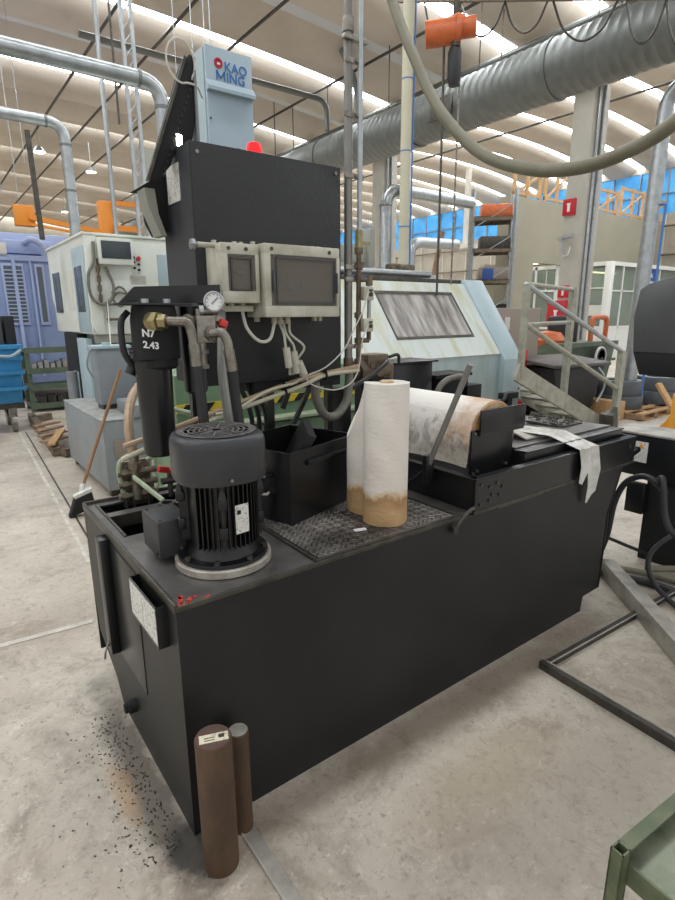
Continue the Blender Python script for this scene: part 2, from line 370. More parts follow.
    def build(s, name, m, parent=None, smooth=32, **props):
        if parent is not None and name in SPLIT:      # every separate piece becomes an object of its own
            bm = s.bm; bm.verts.index_update(); seen = set(); isl = []
            for v in bm.verts:
                if v.index in seen: continue
                st = [v]; seen.add(v.index); comp = []
                while st:
                    w = st.pop(); comp.append(w)
                    for e in w.link_edges:
                        u = e.other_vert(w)
                        if u.index not in seen: seen.add(u.index); st.append(u)
                isl.append(comp)
            if len(isl) > 1:
                out = None
                for comp in isl:
                    nb = MB(); mp = {v.index: nb.bm.verts.new(v.co) for v in comp}; fs = {f for v in comp for f in v.link_faces}
                    for f in fs: nb.bm.faces.new([mp[v.index] for v in f.verts])
                    out = nb._build(name, m, parent, smooth, **props)
                bm.free(); return out
        return s._build(name, m, parent, smooth, **props)
    def _build(s, name, m, parent=None, smooth=32, **props):
        off = loc_of(parent)
        bmesh.ops.translate(s.bm, verts=s.bm.verts, vec=-off)
        bmesh.ops.recalc_face_normals(s.bm, faces=s.bm.faces)
        o_loc = V((0, 0, 0))
        if parent is None:
            vs = s.bm.verts; xs = [v.co.x for v in vs]; ys = [v.co.y for v in vs]; zs = [v.co.z for v in vs]
            o_loc = V(((min(xs)+max(xs))/2, (min(ys)+max(ys))/2, min(zs)))
            bmesh.ops.translate(s.bm, verts=s.bm.verts, vec=-o_loc)
        me = bpy.data.meshes.new(name); s.bm.to_mesh(me); s.bm.free()
        for p in me.polygons: p.use_smooth = True
        me.set_sharp_from_angle(angle=math.radians(smooth))
        o = bpy.data.objects.new(name, me); COL.objects.link(o); o.location = o_loc
        o.data.materials.append(M[m] if isinstance(m, str) else m)
        if parent: o.parent = parent
        for k, v in props.items(): o[k] = v
        return o

def tag(o, label=None, cat=None, group=None, kind=None):
    if label: o['label'] = label
    if cat: o['category'] = cat
    if group: o['group'] = group
    if kind: o['kind'] = kind
    return o
def thing(name, label, cat, loc=(0, 0, 0), group=None):
    o = bpy.data.objects.new(name, None); COL.objects.link(o); o.location = loc; o.empty_display_size = .1
    return tag(o, label, cat, group)
def struct(o): o['kind'] = 'structure'; return o
def copy_tree(o, parent=None):
    c = o.copy(); COL.objects.link(c)
    if parent: c.parent = parent
    for ch in list(o.children): copy_tree(ch, c)
    return c
def text(body, size, m, parent, origin, xd, yd, name='lettering', th=.001, bold=0):
    cu = bpy.data.curves.new('t', 'FONT'); cu.body = body; cu.size = size; cu.extrude = th; cu.offset = bold; cu.resolution_u = 3
    t = bpy.data.objects.new('t', cu); COL.objects.link(t)
    bpy.context.view_layer.update()
    me = bpy.data.meshes.new_from_object(t.evaluated_get(bpy.context.evaluated_depsgraph_get()))
    bpy.data.objects.remove(t); bpy.data.curves.remove(cu)
    x = V(xd).normalized(); y = V(yd).normalized(); z = x.cross(y); o_ = V(origin)
    me.transform(Matrix(((x.x, y.x, z.x, o_.x), (x.y, y.y, z.y, o_.y), (x.z, y.z, z.z, o_.z), (0, 0, 0, 1))))
    b = MB(); b.bm.from_mesh(me); bpy.data.meshes.remove(me)
    return b.build(name, m, parent)

# ================================================================== THE SETTING
struct(MB().box(-40, 40, -45, 45, -.1, 0).build('floor', 'floor'))
X0, XB, X1 = -8.0, 12.0, 29.0
def vz(x):
    return 7.55-.6*((x-2)/10)**2 if x < XB else 8.95-.65*((x-20.7)/8.3)**2
def shells(xa, xb, name):
    b = bmesh.new(); pitch = 1.95; k = 0; y = 2.85
    while y < 40:
        w = pitch-.36; rows = []
        for i in range(15):
            x = xa+(xb-xa)*i/14; row = []
            for j in range(9):
                t = j/8; row.append(b.verts.new((x, y+w*t, vz(x)-.30*math.sin(PI*t)**.7+.04)))
            rows.append(row)
        for r0, r1 in zip(rows, rows[1:]):
            for j in range(8): b.faces.new((r0[j], r0[j+1], r1[j+1], r1[j]))
        y += pitch; k += 1
    m = MB(); m.merge(b); return m.build(name, 'roof', None, smooth=60)
struct(shells(X0, XB-.4, 'ceiling')); struct(shells(XB+.4, X1, 'ceiling'))
wn = 1
for bay, (xa, xb) in enumerate(((X0, XB-.4), (XB+.4, X1))):
    y = 2.85-.36; k = 0
    while y < 40:
        dim = (k % 2 == 0 and y > 10.1 and bay == 0) if y > 9 else (k == 1)
        rows = [[(x, y-.04, vz(x)+.05), (x, y+.40, vz(x)+.05)] for x in [xa+(xb-xa)*i/14 for i in range(15)]]
        m = MB().sheet(rows)
        if dim: struct(m.build('ceiling', 'roofgrey'))
        else: struct(m.build('window_%d' % wn, 'skylight')); wn += 1
        y += 1.95; k += 1
# gutter beams carrying the shells
struct(MB().box(11.55, 12.45, 0, 40, 6.35, 7.25).box(11.9, 12.1, 0, 40, 7.2, 8.5).build('trim_1', 'concrete'))
struct(MB().box(11.2, 11.55, 0, 40, 6.9, 7.15).build('trim_2', 'concrete'))
# walls that close the hall: far end (left), long wall with the blue window band (right)
struct(MB().box(-8, 29, 40, 40.3, 0, 9).build('wall_back', 'farwall'))
struct(MB().box(29, 29.3, 0, 40, 0, 6.17).box(29, 29.3, 0, 40, 8.1, 9).build('wall_right', 'farwall'))
struct(MB().box(29.05, 29.2, 0, 40, 6.17, 8.1).build('window_40', 'bluewin'))
m = MB()
for i in range(28): m.box(28.95, 29.05, i*1.3, i*1.3+.05, 6.17, 8.1)
m.box(28.95, 29.05, 0, 40, 7.05, 7.1); struct(m.build('trim_3', 'midgrey'))
m = MB()
for z in (5.9, 4.6, 3.3): m.cyl((28.8, 0, z-.3), (28.8, 40, z-.3), .05, n=8)
struct(m.build('trim_4', 'rust'))
m = MB()
for i in range(20): m.box(28.92, 29, i*2+.9, i*2+.96, 0, 6.1)
struct(m.build('trim_5', 'concrete'))
struct(MB().box(-8.3, -8, 8, 40, 0, 8.2).build('wall_left', 'farwall'))
# thin white and dark lines on the floor
struct(MB().bar((-3, 3.35, .002), (.55, 3.08, .002), .04, .003).build('trim_6', 'linewhite'))
struct(MB().bar((.72, 3.9, .002), (.98, 9.2, .002), .03, .003).build('trim_7', 'linewhite'))
struct(MB().bar((.80, 3.9, .002), (1.06, 9.2, .002), .015, .003).build('trim_8', 'darksteel'))

# tie rods under the roof
for x in (3.6, 4.65, 5.9, 8.6, 15.0):
    tag(MB().cyl((x, 3, 6.9), (x, 39, 6.9), .03, n=8).build('roof_tie_rod', 'darksteel'),
        'thin dark rod running under the roof ribs', 'rod', 'tie rods under the roof')

# columns
def column(y, lab):
    r = thing('concrete_column', lab, 'column', (12.3, y, 0))
    MB().box(12, 12.6, y-.25, y+.22, 0, 6.35, .01).build('shaft', 'concrete', r)
    m = MB()
    for dx in (.15, .33): m.cyl((12+dx, y-.29, .2), (12+dx, y-.29, 6.3), .035, n=8)
    m.build('conduit', 'galv', r); return r
cA = column(7.33, 'pale concrete column with red fire signs beside the glass office')
column(14.0, 'pale concrete column in the distance left of the beige pole')
tag(MB().box(11.96, 12.0, 7.28, 7.58, 3.78, 4.12, .004).build('fire_hose_sign', 'red'), 'upper red fire sign with white symbol high on the concrete column', 'sign')
def white_mark(parent, y, z, s):
    m = MB(); m.box(11.945, 11.96, y-.03*s, y+.03*s, z-.1*s, z+.05*s); m.box(11.945, 11.96, y-.045*s, y+.045*s, z+.05*s, z+.08*s)
    return m.build('white_symbol', 'white', parent)
sg = [o for o in bpy.data.objects if o.name == 'fire_hose_sign'][0]
white_mark(sg, 7.43, 3.95, 1)
s2 = tag(MB().box(11.96, 12.0, 7.26, 7.52, 2.02, 2.28, .004).build('fire_hose_sign', 'red'), 'small lower red fire sign right above the red hose cabinet', 'sign')
white_mark(s2, 7.39, 2.14, .8)
hc = tag(MB().box(11.8, 12.0, 7.22, 7.66, 1.36, 1.95, .01).build('fire_hose_cabinet', 'red'), 'red fire hose cabinet on the column behind the stair rail', 'cabinet')
MB().box(11.785, 11.8, 7.40, 7.46, 1.5, 1.7).box(11.785, 11.8, 7.38, 7.48, 1.7, 1.74).build('white_symbol', 'white', hc)
m = MB(); m.tube([(11.98, 7.5, 3.3), (11.86, 7.5, 3.25), (11.86, 7.45, 2.95), (11.86, 7.3, 2.92), (11.9, 7.28, 3.1)], .02, n=6)
m.bar((11.9, 7.6, 3.3), (11.9, 7.25, 3.35), .04, .06)
tag(m.build('wall_tap', 'galv'), 'grey tap bracket on the concrete column between the fire signs', 'bracket')

# -------- mezzanine wall, glass office, door
struct(MB().box(17.3, 28.9, 13, 13.2, 3.5, 5.68).box(17.3, 18.9, 13, 13.2, 0, 3.5).box(17.3, 17.5, 13.2, 13.5, 0, 5.68).build('wall_mezzanine', 'wallcream'))
struct(MB().box(21.05, 28.9, 11.15, 13, 3.5, 3.56).build('ceiling', 'wallcream'))
m = MB()   # office frames: left face (X=21) and right face (Y=11.15)
F = .08
for y in (11.15, 12.15, 13.2, 15.2): m.box(21-F/2, 21+F/2, y-F/2, y+F/2, 0, 3.5)
m.box(20.93, 21.07, 11.08, 15.25, 3.38, 3.52); m.box(20.96, 21.04, 11.1, 13.2, 1.08, 1.16); m.box(20.96, 21.04, 11.1, 15.2, 2.55, 2.6)
m.box(20.85, 21.1, 11.0, 11.25, 0, 3.5, .02)
for x in (22.0, 23.0, 24.0, 25, 26.5, 28): m.box(x-F/2, x+F/2, 11.11, 11.19, 0, 3.5)
m.box(21, 28.9, 11.05, 11.2, 3.38, 3.52); m.box(21, 28.9, 11.11, 11.19, 1.08, 1.16); m.box(21, 28.9, 11.11, 11.19, 2.45, 2.5)
struct(m.build('window_41', 'officewhite'))
struct(MB().box(20.98, 21.02, 11.2, 13.2, 0, 1.1).box(21.1, 28.9, 11.13, 11.17, 0, 1.1).build('wall_office', 'officewhite'))
struct(MB().box(20.99, 21.01, 11.2, 13.2, 1.16, 3.4).box(21.1, 28.9, 11.14, 11.16, 1.16, 3.4).build('window_42', 'glass'))
struct(MB().box(21.1, 28.9, 15.5, 15.6, 0, 3.5).box(26, 26.1, 11.3, 15.5, 0, 3.5).build('wall_office_inside', 'lightin'))
m = MB()
for y in (13.25, 14.2, 15.15): m.box(20.9, 20.98, y-.05, y+.05, 0, 3.5)
m.box(20.9, 20.98, 13.25, 15.15, 3.38, 3.5); m.box(20.9, 20.98, 13.25, 15.15, 2.5, 2.58); m.box(20.9, 20.98, 13.25, 15.15, 1.0, 1.1); m.box(20.92, 20.98, 13.7, 13.74, 2.5, 3.4)
m.box(20.92, 20.98, 14.6, 14.64, 2.5, 3.4)
d = struct(m.build('door_1', 'officewhite'))
MB().box(20.93, 20.95, 13.3, 15.1, .05, 3.4).build('door_glass', 'glass', d)
struct(MB().box(18.9, 21.0, 15.25, 15.45, 0, 3.6).build('wall_passage', 'wallcream'))
f = thing('tube_light', 'long white tube lamp over the glass door', 'lamp', (20.7, 14.5, 3.62))
MB().box(20.6, 20.8, 13.7, 15.45, 3.66, 3.74, .01).build('lamp_body', 'officewhite', f); MB().cyl((20.7, 13.75, 3.64), (20.7, 15.4, 3.64), .035, n=10).build('tube', 'tube', f)
f = thing('tube_light', 'yellowish tube lamp glowing inside the glass office', 'lamp', (22.4, 12.2, 3.2))
MB().box(21.6, 23.4, 12.1, 12.3, 3.24, 3.3).build('lamp_body', 'officewhite', f); MB().box(21.65, 23.35, 12.13, 12.27, 3.2, 3.24).build('tube', 'warmlamp', f)
for x, y, lab in ((22.6, 12.3, 'office chair seen through the right panes of the glass office'), (24.0, 12.4, 'office chair behind the second pane of the glass office')):
    c = thing('office_chair', lab, 'chair', (x, y, 0))
    MB().box(x-.25, x+.25, y-.25, y+.25, .45, .53, .03).build('seat', 'darkin', c); MB().box(x+.2, x+.28, y-.23, y+.23, .6, 1.5, .03).build('backrest', 'darkin', c)
    MB().cyl((x, y, .05), (x, y, .46), .03, n=8).box(x-.28, x+.28, y-.03, y+.03, 0, .06).box(x-.03, x+.03, y-.28, y+.28, 0, .06).build('base', 'darksteel', c)
# air conditioner above the door
ac = thing('air_conditioner', 'white outdoor air conditioning unit above the glass door', 'air conditioner', (20.9, 14.2, 3.78))
MB().box(20.8, 21.2, 13.75, 14.75, 3.78, 4.42, .02).build('casing', 'officewhite', ac)
rr = MB()
for r in (.24, .18, .12): rr.lathe((0, 0, 0), [(r-.015, -.01), (r, -.01), (r, .01), (r-.015, .01), (r-.015, -.01)], n=20, mtx=Matrix.Translation((20.78, 14.45, 4.1)) @ Matrix.Rotation(PI/2, 4, 'Y'))
rr.cyl((20.79, 14.45, 4.1), (20.805, 14.45, 4.1), .25, n=20); rr.build('fan_grille', 'midgrey', ac)
MB().tube([(20.9, 13.75, 3.9), (20.8, 13.5, 4.0), (20.8, 13.2, 3.8), (20.85, 13.0, 3.7)], .04, n=6).build('pipe', 'darksteel', ac)
# signs on the office
sn = thing('blue_notice_sign', 'blue sign with white lines on the right office window', 'sign', (24, 11.05, 2.55))
MB().prism([(23.45, 11.09, 3.35), (24.6, 11.09, 3.35), (24.6, 11.09, 2.85), (24.45, 11.09, 2.68), (24.1, 11.09, 2.58), (23.5, 11.09, 2.58)], (0, -.03, 0)).build('board', 'bluesign', sn)
text('DA', .24, 'white', sn, (23.9, 11.055, 3.02), (1, 0, 0), (0, 0, 1), bold=.008); text('OFFICINA', .2, 'white', sn, (23.52, 11.055, 2.76), (1, 0, 0), (0, 0, 1), bold=.008)
nt_ = tag(MB().box(20.93, 20.95, 11.28, 12.05, 1.55, 1.95).build('paper_notice', 'label'), 'white paper notice on the office window left of its corner post', 'notice')

# stored wooden frames on the mezzanine
x = 17.55
for i in range(6):
    w = 1.5 if i < 4 else 1.9; h = .95+.12*((i*5) % 3)
    m = MB()
    for t in (0, .5, 1): m.box(x+w*t-.05, x+w*t+.05, 13.02, 13.12, 5.68, 5.68+h)
    for z in (5.8, 5.68+h-.08): m.box(x-.05, x+w+.05, 13.04, 13.1, z-.05, z+.05)
    m.bar((x, 13.07, 5.75), (x+w, 13.07, 5.68+h-.1), .05, .08)
    tag(m.build('wooden_crate_frame', 'wood'), 'open wooden crate frame stored on top of the cream wall', 'crate', 'crate frames on the mezzanine')
    x += w+.35

# ================================================================== COOLANT TANK (front)
TX0, TX1, TY0, TY1, TZ = .49, 3.04, 1.467, 2.62, .84
tank = thing('coolant_tank', 'large black steel coolant tank filling the foreground, with chequered plate and motor on top', 'tank', (1.8, 2.05, 0))
t_ = .012
m = MB()
m.prism([(TX0, TY0, 0), (2.845, TY0, 0), (2.86, TY0, .09), (3.035, TY0, .095), (3.05, TY0, .4), (3.05, TY0, .56), (3.15, TY0, .815), (3.15, TY0, TZ), (TX0, TY0, TZ)], (0, t_, 0))
m.build('front_panel', 'black', tank)
m = MB(); m.prism([(TX0, TY0+.012, 0), (TX0, 2.26, 0), (TX0, 2.34, .1), (TX0, TY1-.04, .22), (TX0, TY1, .5), (TX0, TY1, TZ), (TX0, TY0+.012, TZ)], (t_, 0, 0))
m.build('side_panel', 'black', tank)
m = MB(); m.prism([(3.14, TY0, .8), (3.04, TY0, .56), (3.03, TY0, .1), (3.03, TY1, .1), (3.04, TY1, .56), (3.14, TY1, .8)], (-.012, 0, 0)); m.build('side_panel', 'black', tank)
MB().box(TX0, 3.03, TY1-t_, TY1, .1, TZ-.002).build('back_panel', 'black', tank)
MB().box(.52, 2.84, 1.49, 2.2, .0, .02).box(.56, 2.98, 1.5, 2.55, .12, .135).build('bottom_plate', 'blackmat', tank)
# top plate with two wells
m = MB(); z0, z1 = TZ-.008, TZ
m.box(TX0, TX1, TY0, 2.12, z0, z1); m.box(TX0, .535, 2.12, TY1, z0, z1); m.box(.535, .86, 2.375, 2.44, z0, z1); m.box(.86, TX1, 2.12, 2.44, z0, z1)
m.box(.535, TX1, 2.56, TY1, z0, z1); m.box(1.1, TX1, 2.44, 2.56, z0, z1)
m.build('top_plate', 'tanktop', tank)
m = MB(); m.box(TX0-.004, TX0+.008, TY0, TY1, TZ-.02, TZ+.012, .002); m.box(TX0, 1.75, TY0-.004, TY0+.006, TZ-.012, TZ+.004, .001)
m.box(TX0, 1.1, TY1-.01, TY1+.004, TZ-.02, TZ+.014, .002); m.box(.53, .86, 2.366, 2.374, TZ-.05, TZ+.006); m.box(.53, .54, 2.12, 2.57, TZ-.06, TZ+.006)
m.build('rim', 'darksteel', tank)
MB().box(.535, 1.1, 2.12, 2.56, .3, .31).build('well_floor', 'blackmat', tank)
# chequered cover
m = MB(); m.box(1.02, 1.72, 1.485, 2.4, TZ+.001, TZ+.008, .001); m.build('chequered_cover', 'diamond', tank)
m = MB(); m.bar((1.005, 1.47, TZ+.004), (1.005, 2.4, TZ+.004), .012, .01); m.bar((1.735, 1.47, TZ+.004), (1.735, 2.0, TZ+.004), .012, .012); m.box(1.0, 1.75, 1.468, 1.482, TZ, TZ+.01)
m.build('cover_frame', 'darksteel', tank)
m = MB(); m.tube([(1.70, 1.45, TZ-.05), (1.715, 1.44, TZ-.01), (1.76, 1.435, TZ+.025), (1.80, 1.44, TZ+.035), (1.815, 1.452, TZ+.02)], .008, n=8); m.cyl((1.70, 1.45, TZ-.06), (1.70, 1.45, TZ-.03), .012)
m.build('lift_hook', 'darksteel', tank)
# side shelf, vertical bar, plug
pk = MB(); pk.box(.455, .459, 1.55, 1.82, .675, .815); pk.box(.455, .492, 1.55, 1.554, .675, .815); pk.box(.455, .492, 1.816, 1.82, .675, .815); pk.box(.455, .492, 1.55, 1.82, .672, .676)
pk = pk.build('document_pocket', 'blacksat', tank)
MB().box(.4535, .455, 1.555, 1.683, .685, .808).box(.4535, .455, 1.687, 1.812, .685, .808).build('paper_labels', 'label', pk, label='two white printed labels')
m = MB(); m.box(.452, .490, 2.2, 2.27, .3, .815, .004); m.build('side_channel', 'blacksat', tank)
m = MB(); m.cyl((.448, 2.235, .76), (.453, 2.235, .76), .008); m.cyl((.448, 2.235, .34), (.453, 2.235, .34), .012); m.tube([(.448, 2.23, .34), (.43, 2.21, .325), (.42, 2.19, .3)], .005, n=6); m.build('bolt', 'steel', tank)
m = MB(); m.box(.4865, .49, 1.86, 2.19, .3, .8, .002); m.build('inspection_cover', 'blacksat', tank)
m = MB(); m.cyl((.46, 2.06, .13), (.49, 2.06, .13), .028, n=14); m.cyl((.445, 2.06, .13), (.462, 2.06, .13), .02, n=6); m.build('drain_plug', 'blackmat', tank)
m = MB()
for i in range(9):
    x = .505+random.random()*.09; y = 1.475+random.random()*.07
    m.obox((x, y, TZ+.0012), (.012+random.random()*.02, .006+random.random()*.014, .0012), rz=random.random()*3)
m.build('red_paint_mark', 'redpaint', tank, label='flaking red paint mark')

# ================================================================== PUMP MOTOR
mx_, my_ = .757, 1.70
mo = thing('electric_motor', 'black finned electric pump motor with grey fan cover on the tank corner', 'motor', (mx_, my_, TZ))
MB().lathe((mx_, my_, TZ), [(.02, 0), (.163, 0), (.168, .004), (.168, .026), (.165, .03), (.02, .03)], n=48).build('pump_flange', 'flange', mo, label='light dirty steel flange ring')
MB().lathe((mx_, my_, TZ), [(.02, .03), (.155, .03), (.157, .034), (.155, .044), (.125, .046), (.11, .07), (.1, .09), (.1, .1), (.02, .1)], n=48).build('motor_flange', 'motor', mo)
m = MB(); m.lathe((mx_, my_, TZ+.09), [(.02, 0), (.108, 0), (.108, .24), (.02, .24)], n=40)
m.build('motor_body', 'motor', mo)
for k in range(44):
    a = 2*PI*k/44+.05
    if abs(((a-math.radians(180)+PI) % (2*PI))-PI) < .42: continue
    c, s = math.cos(a), math.sin(a)
    MB().bar((mx_+c*.117, my_+s*.117, TZ+.085), (mx_+c*.117, my_+s*.117, TZ+.325), .0045, .024, up=(c, s, 0)).build('cooling_fin', 'motor', mo)
m = MB()
for k in range(4):
    a = math.radians(-112+90*k); c, s = math.cos(a), math.sin(a)
    m.bar((mx_+c*.125, my_+s*.125, TZ+.09), (mx_+c*.125, my_+s*.125, TZ+.32), .012, .03, up=(c, s, 0))
    MB().obox((mx_+c*.134, my_+s*.134, TZ+.25), (.03, .03, .035), rz=a, bev=.005).cyl((mx_+c*.134, my_+s*.134, TZ+.262), (mx_+c*.134, my_+s*.134, TZ+.3), .016, .006, n=8).build('lifting_lug', 'motor', mo)
    MB().obox((mx_+c*.134, my_+s*.134, TZ+.15), (.026, .03, .045), rz=a, bev=.006).build('fixing_lug', 'motor', mo)
m.build('tie_rib', 'motor', mo)
for k in range(8):
    a = 2*PI*k/8+.2; c, s = math.cos(a), math.sin(a)
    MB().cyl((mx_+c*.145, my_+s*.145, TZ+.042), (mx_+c*.145, my_+s*.145, TZ+.056), .011, n=6).build('flange_bolt', 'darksteel', mo)
fc = MB().lathe((mx_, my_, TZ+.275), [(.135, .04), (.150, .04), (.154, .05), (.154, .158), (.152, .174), (.146, .186), (.136, .192), (.12, .195), (.01, .196), (0, .196)], n=64, sq=2.5, mtx=Matrix.Rotation(math.radians(-8), 4, 'Z'))
fc = fc.build('fan_cover', 'fancover', mo, 50)
m = MB()
for j in range(1, 8): m.lathe((mx_, my_, TZ+.471), [(.018*j, 0), (.018*j+.006, 0), (.018*j+.006, .002), (.018*j, .002), (.018*j, 0)], n=40)
for k in range(12):
    a = 2*PI*k/12; m.bar((mx_+math.cos(a)*.02, my_+math.sin(a)*.02, TZ+.472), (mx_+math.cos(a)*.11, my_+math.sin(a)*.11, TZ+.472), .005, .002)
m.build('fan_grille', mat('dusty_grille', '6a6765', .6, col2='3a3938', scale=60, amt=.8), fc)
m = MB()
for a in (-100, -60, -140, -20): m.cyl((mx_+.150*math.cos(math.radians(a)), my_+.150*math.sin(math.radians(a)), TZ+.335), (mx_+.163*math.cos(math.radians(a)), my_+.163*math.sin(math.radians(a)), TZ+.335), .006, n=8)
m.build('cover_screw', 'steel', fc)
# terminal box on the -X side
tb = MB().box(.555, .655, 1.775, 1.945, .865, 1.0, .004).build('terminal_box', 'boxgrey', mo)
MB().box(.65, .672, 1.76, 1.95, .87, 1.0, .002).box(.66, .71, 1.68, 1.86, .88, .99).build('box_neck', 'motor', tb)
MB().cyl((.57, 1.79, .995), (.57, 1.79, 1.002), .006, n=8).cyl((.57, 1.93, .995), (.57, 1.93, 1.002), .006, n=8).cyl((.551, 1.80, .88), (.556, 1.80, .88), .007, n=8).build('box_screw', 'blackmat', tb)
# rating plate
a = math.radians(-84); c, s = math.cos(a), math.sin(a); pc = V((mx_+c*.1325, my_+s*.1325, TZ+.19)); tdir = V((-s, c, 0))
pl = MB().bar(pc-V((0, 0, .05)), pc+V((0, 0, .05)), .05, .003, up=(c, s, 0)).build('rating_plate', 'label', mo, label='white printed rating plate')
pn = pc+V((c, s, 0))*.0022
MB().bar(pn+tdir*(-.012)+V((0, 0, .018)), pn+tdir*(-.012)+V((0, 0, .032)), .014, .001, up=(c, s, 0)).build('plate_mark', 'blackmat', pl)

# eye-bolt rod leaning over the wells, and the red valve
sp = thing('eye_rod', 'pale rod with a ring end beside the motor terminal box', 'rod', (.8, 2.2, TZ))
MB().bar((.68, 2.45, .98), (.697, 2.12, .955), .012, .02, bev=.003).build('shank', 'palegreen', sp)
MB().lathe((0, 0, 0), [(.022, -.007), (.033, -.007), (.035, 0), (.033, .007), (.022, .007), (.022, -.007)], n=24, mtx=Matrix.Translation((.70, 2.09, .95))).build('ring', 'darksteel', sp)
vl = thing('drain_valve', 'small valve with orange-red handle at the tank rear edge', 'valve', (.86, 2.52, TZ))
MB().cyl((.86, 2.5, TZ), (.86, 2.5, TZ+.12), .012).cyl((.82, 2.5, TZ+.08), (.91, 2.5, TZ+.08), .016).build('valve_body', 'darksteel', vl)
MB().obox((.83, 2.49, TZ+.14), (.06, .02, .03), rz=.3, ry=.3, bev=.006).obox((.86, 2.5, TZ+.125), (.025, .025, .02), bev=.004).build('handle', 'redplastic', vl)

# ---- brass/oil manifold at the back left of the tank
mf = thing('oil_distributor', 'dirty steel oil distributor block standing at the rear left edge of the tank', 'manifold', (.7, 2.6, TZ-.1))
m = MB(); m.box(.66, .80, 2.59, 2.625, TZ-.04, TZ+.18, .004)
for i in range(3):
    z = TZ+.02+i*.055
    m.cyl((.64, 2.57, z), (.82, 2.57, z), .016, n=10); m.cyl((.655, 2.57, z), (.68, 2.57, z), .024, n=6); m.cyl((.735, 2.57, z), (.76, 2.57, z), .024, n=6)
m.cyl((.72, 2.56, TZ), (.72, 2.56, TZ+.22), .022, n=12); m.cyl((.72, 2.56, TZ+.15), (.72, 2.56, TZ+.18), .032, n=8)
m.build('valve_block', 'oilsteel', mf)
m = MB()
for x in (.665, .70, .77): m.cyl((x, 2.555, TZ-.12), (x, 2.555, TZ+.02), .006, n=8)
m.build('stud', 'darksteel', mf)
MB().tube([(.72, 2.56, TZ+.2), (.72, 2.6, TZ+.33), (.78, 2.72, TZ+.45), (.88, 2.85, TZ+.52)], .022, n=10).build('hose', 'copper', mf)
MB().tube([(.66, 2.57, TZ+.04), (.65, 2.57, TZ+.16), (.69, 2.58, TZ+.205), (.8, 2.6, TZ+.215), (.95, 2.62, TZ+.23)], .012, n=8).build('pipe', 'palegreen', mf)

# ================================================================== OPEN STEEL BOX ON THE CHEQUERED COVER
def rot(p, c, a): x, y = p[0]-c[0], p[1]-c[1]; return (c[0]+x*math.cos(a)-y*math.sin(a), c[1]+x*math.sin(a)+y*math.cos(a))
bx = thing('open_steel_box', 'black open-topped steel box with side handle on the chequered plate', 'box', (1.11, 1.8, TZ+.008))
bz = TZ+.009; BW, BD, BH, a = .46, .40, .30, math.radians(17); O = V((1.105, 1.80, bz)); R = Matrix.Translation(O) @ Matrix.Rotation(a, 4, 'Z')
m = MB(); w = .006
m.box(0, BW, 0, w, 0, BH, mtx=R); m.box(0, BW, BD-w, BD, 0, BH, mtx=R); m.box(0, w, w, BD-w, 0, BH, mtx=R); m.box(BW-w, BW, w, BD-w, 0, BH, mtx=R); m.box(w, BW-w, w, BD-w, 0, w, mtx=R)
m.build('box_shell', 'blacksat', bx)
m = MB(); m.box(-.004, BW+.004, -.004, .008, BH-.012, BH+.002, mtx=R); m.box(-.004, BW+.004, BD-.008, BD+.004, BH-.012, BH+.002, mtx=R); m.box(-.004, .008, 0, BD, BH-.012, BH+.002, mtx=R); m.box(BW-.008, BW+.004, 0, BD, BH-.012, BH+.002, mtx=R)
m.build('box_rim', 'blacksat', bx)
MB().box(.1, .42, -.014, 0, .235, .255, .002, mtx=R).build('front_ledge', 'blacksat', bx)
h = [R @ V(p) for p in ((-.002, .10, .2), (-.045, .10, .2), (-.05, .12, .19), (-.05, .27, .19), (-.045, .29, .2), (-.002, .29, .2))]
MB().tube(h, .008, n=8, sub=3).build('handle', 'blacksat', bx)
h = [R @ V(p) for p in ((-.002, .12, .12), (-.03, .12, .12), (-.03, .25, .12), (-.002, .25, .12))]
MB().tube(h, .006, n=8, sub=3).build('handle', 'whitecable', bx, label='pale lower handle')
pp = MB(); pp.prism([R @ V(p) for p in ((.16, .10, .18), (.36, .30, .18), (.42, .24, .345), (.22, .04, .325))], R.to_3x3() @ V((-.02, .03, .012)))
tag(pp.build('steel_offcut', 'black'), 'dark steel plate leaning inside the open black box', 'plate')
m = MB(); m.bar((1.27, 1.6, TZ+.012), (1.32, 1.585, TZ+.012), .018, .004)
tag(m.build('white_chip', 'white'), 'tiny white scrap lying on the chequered plate', 'scrap')

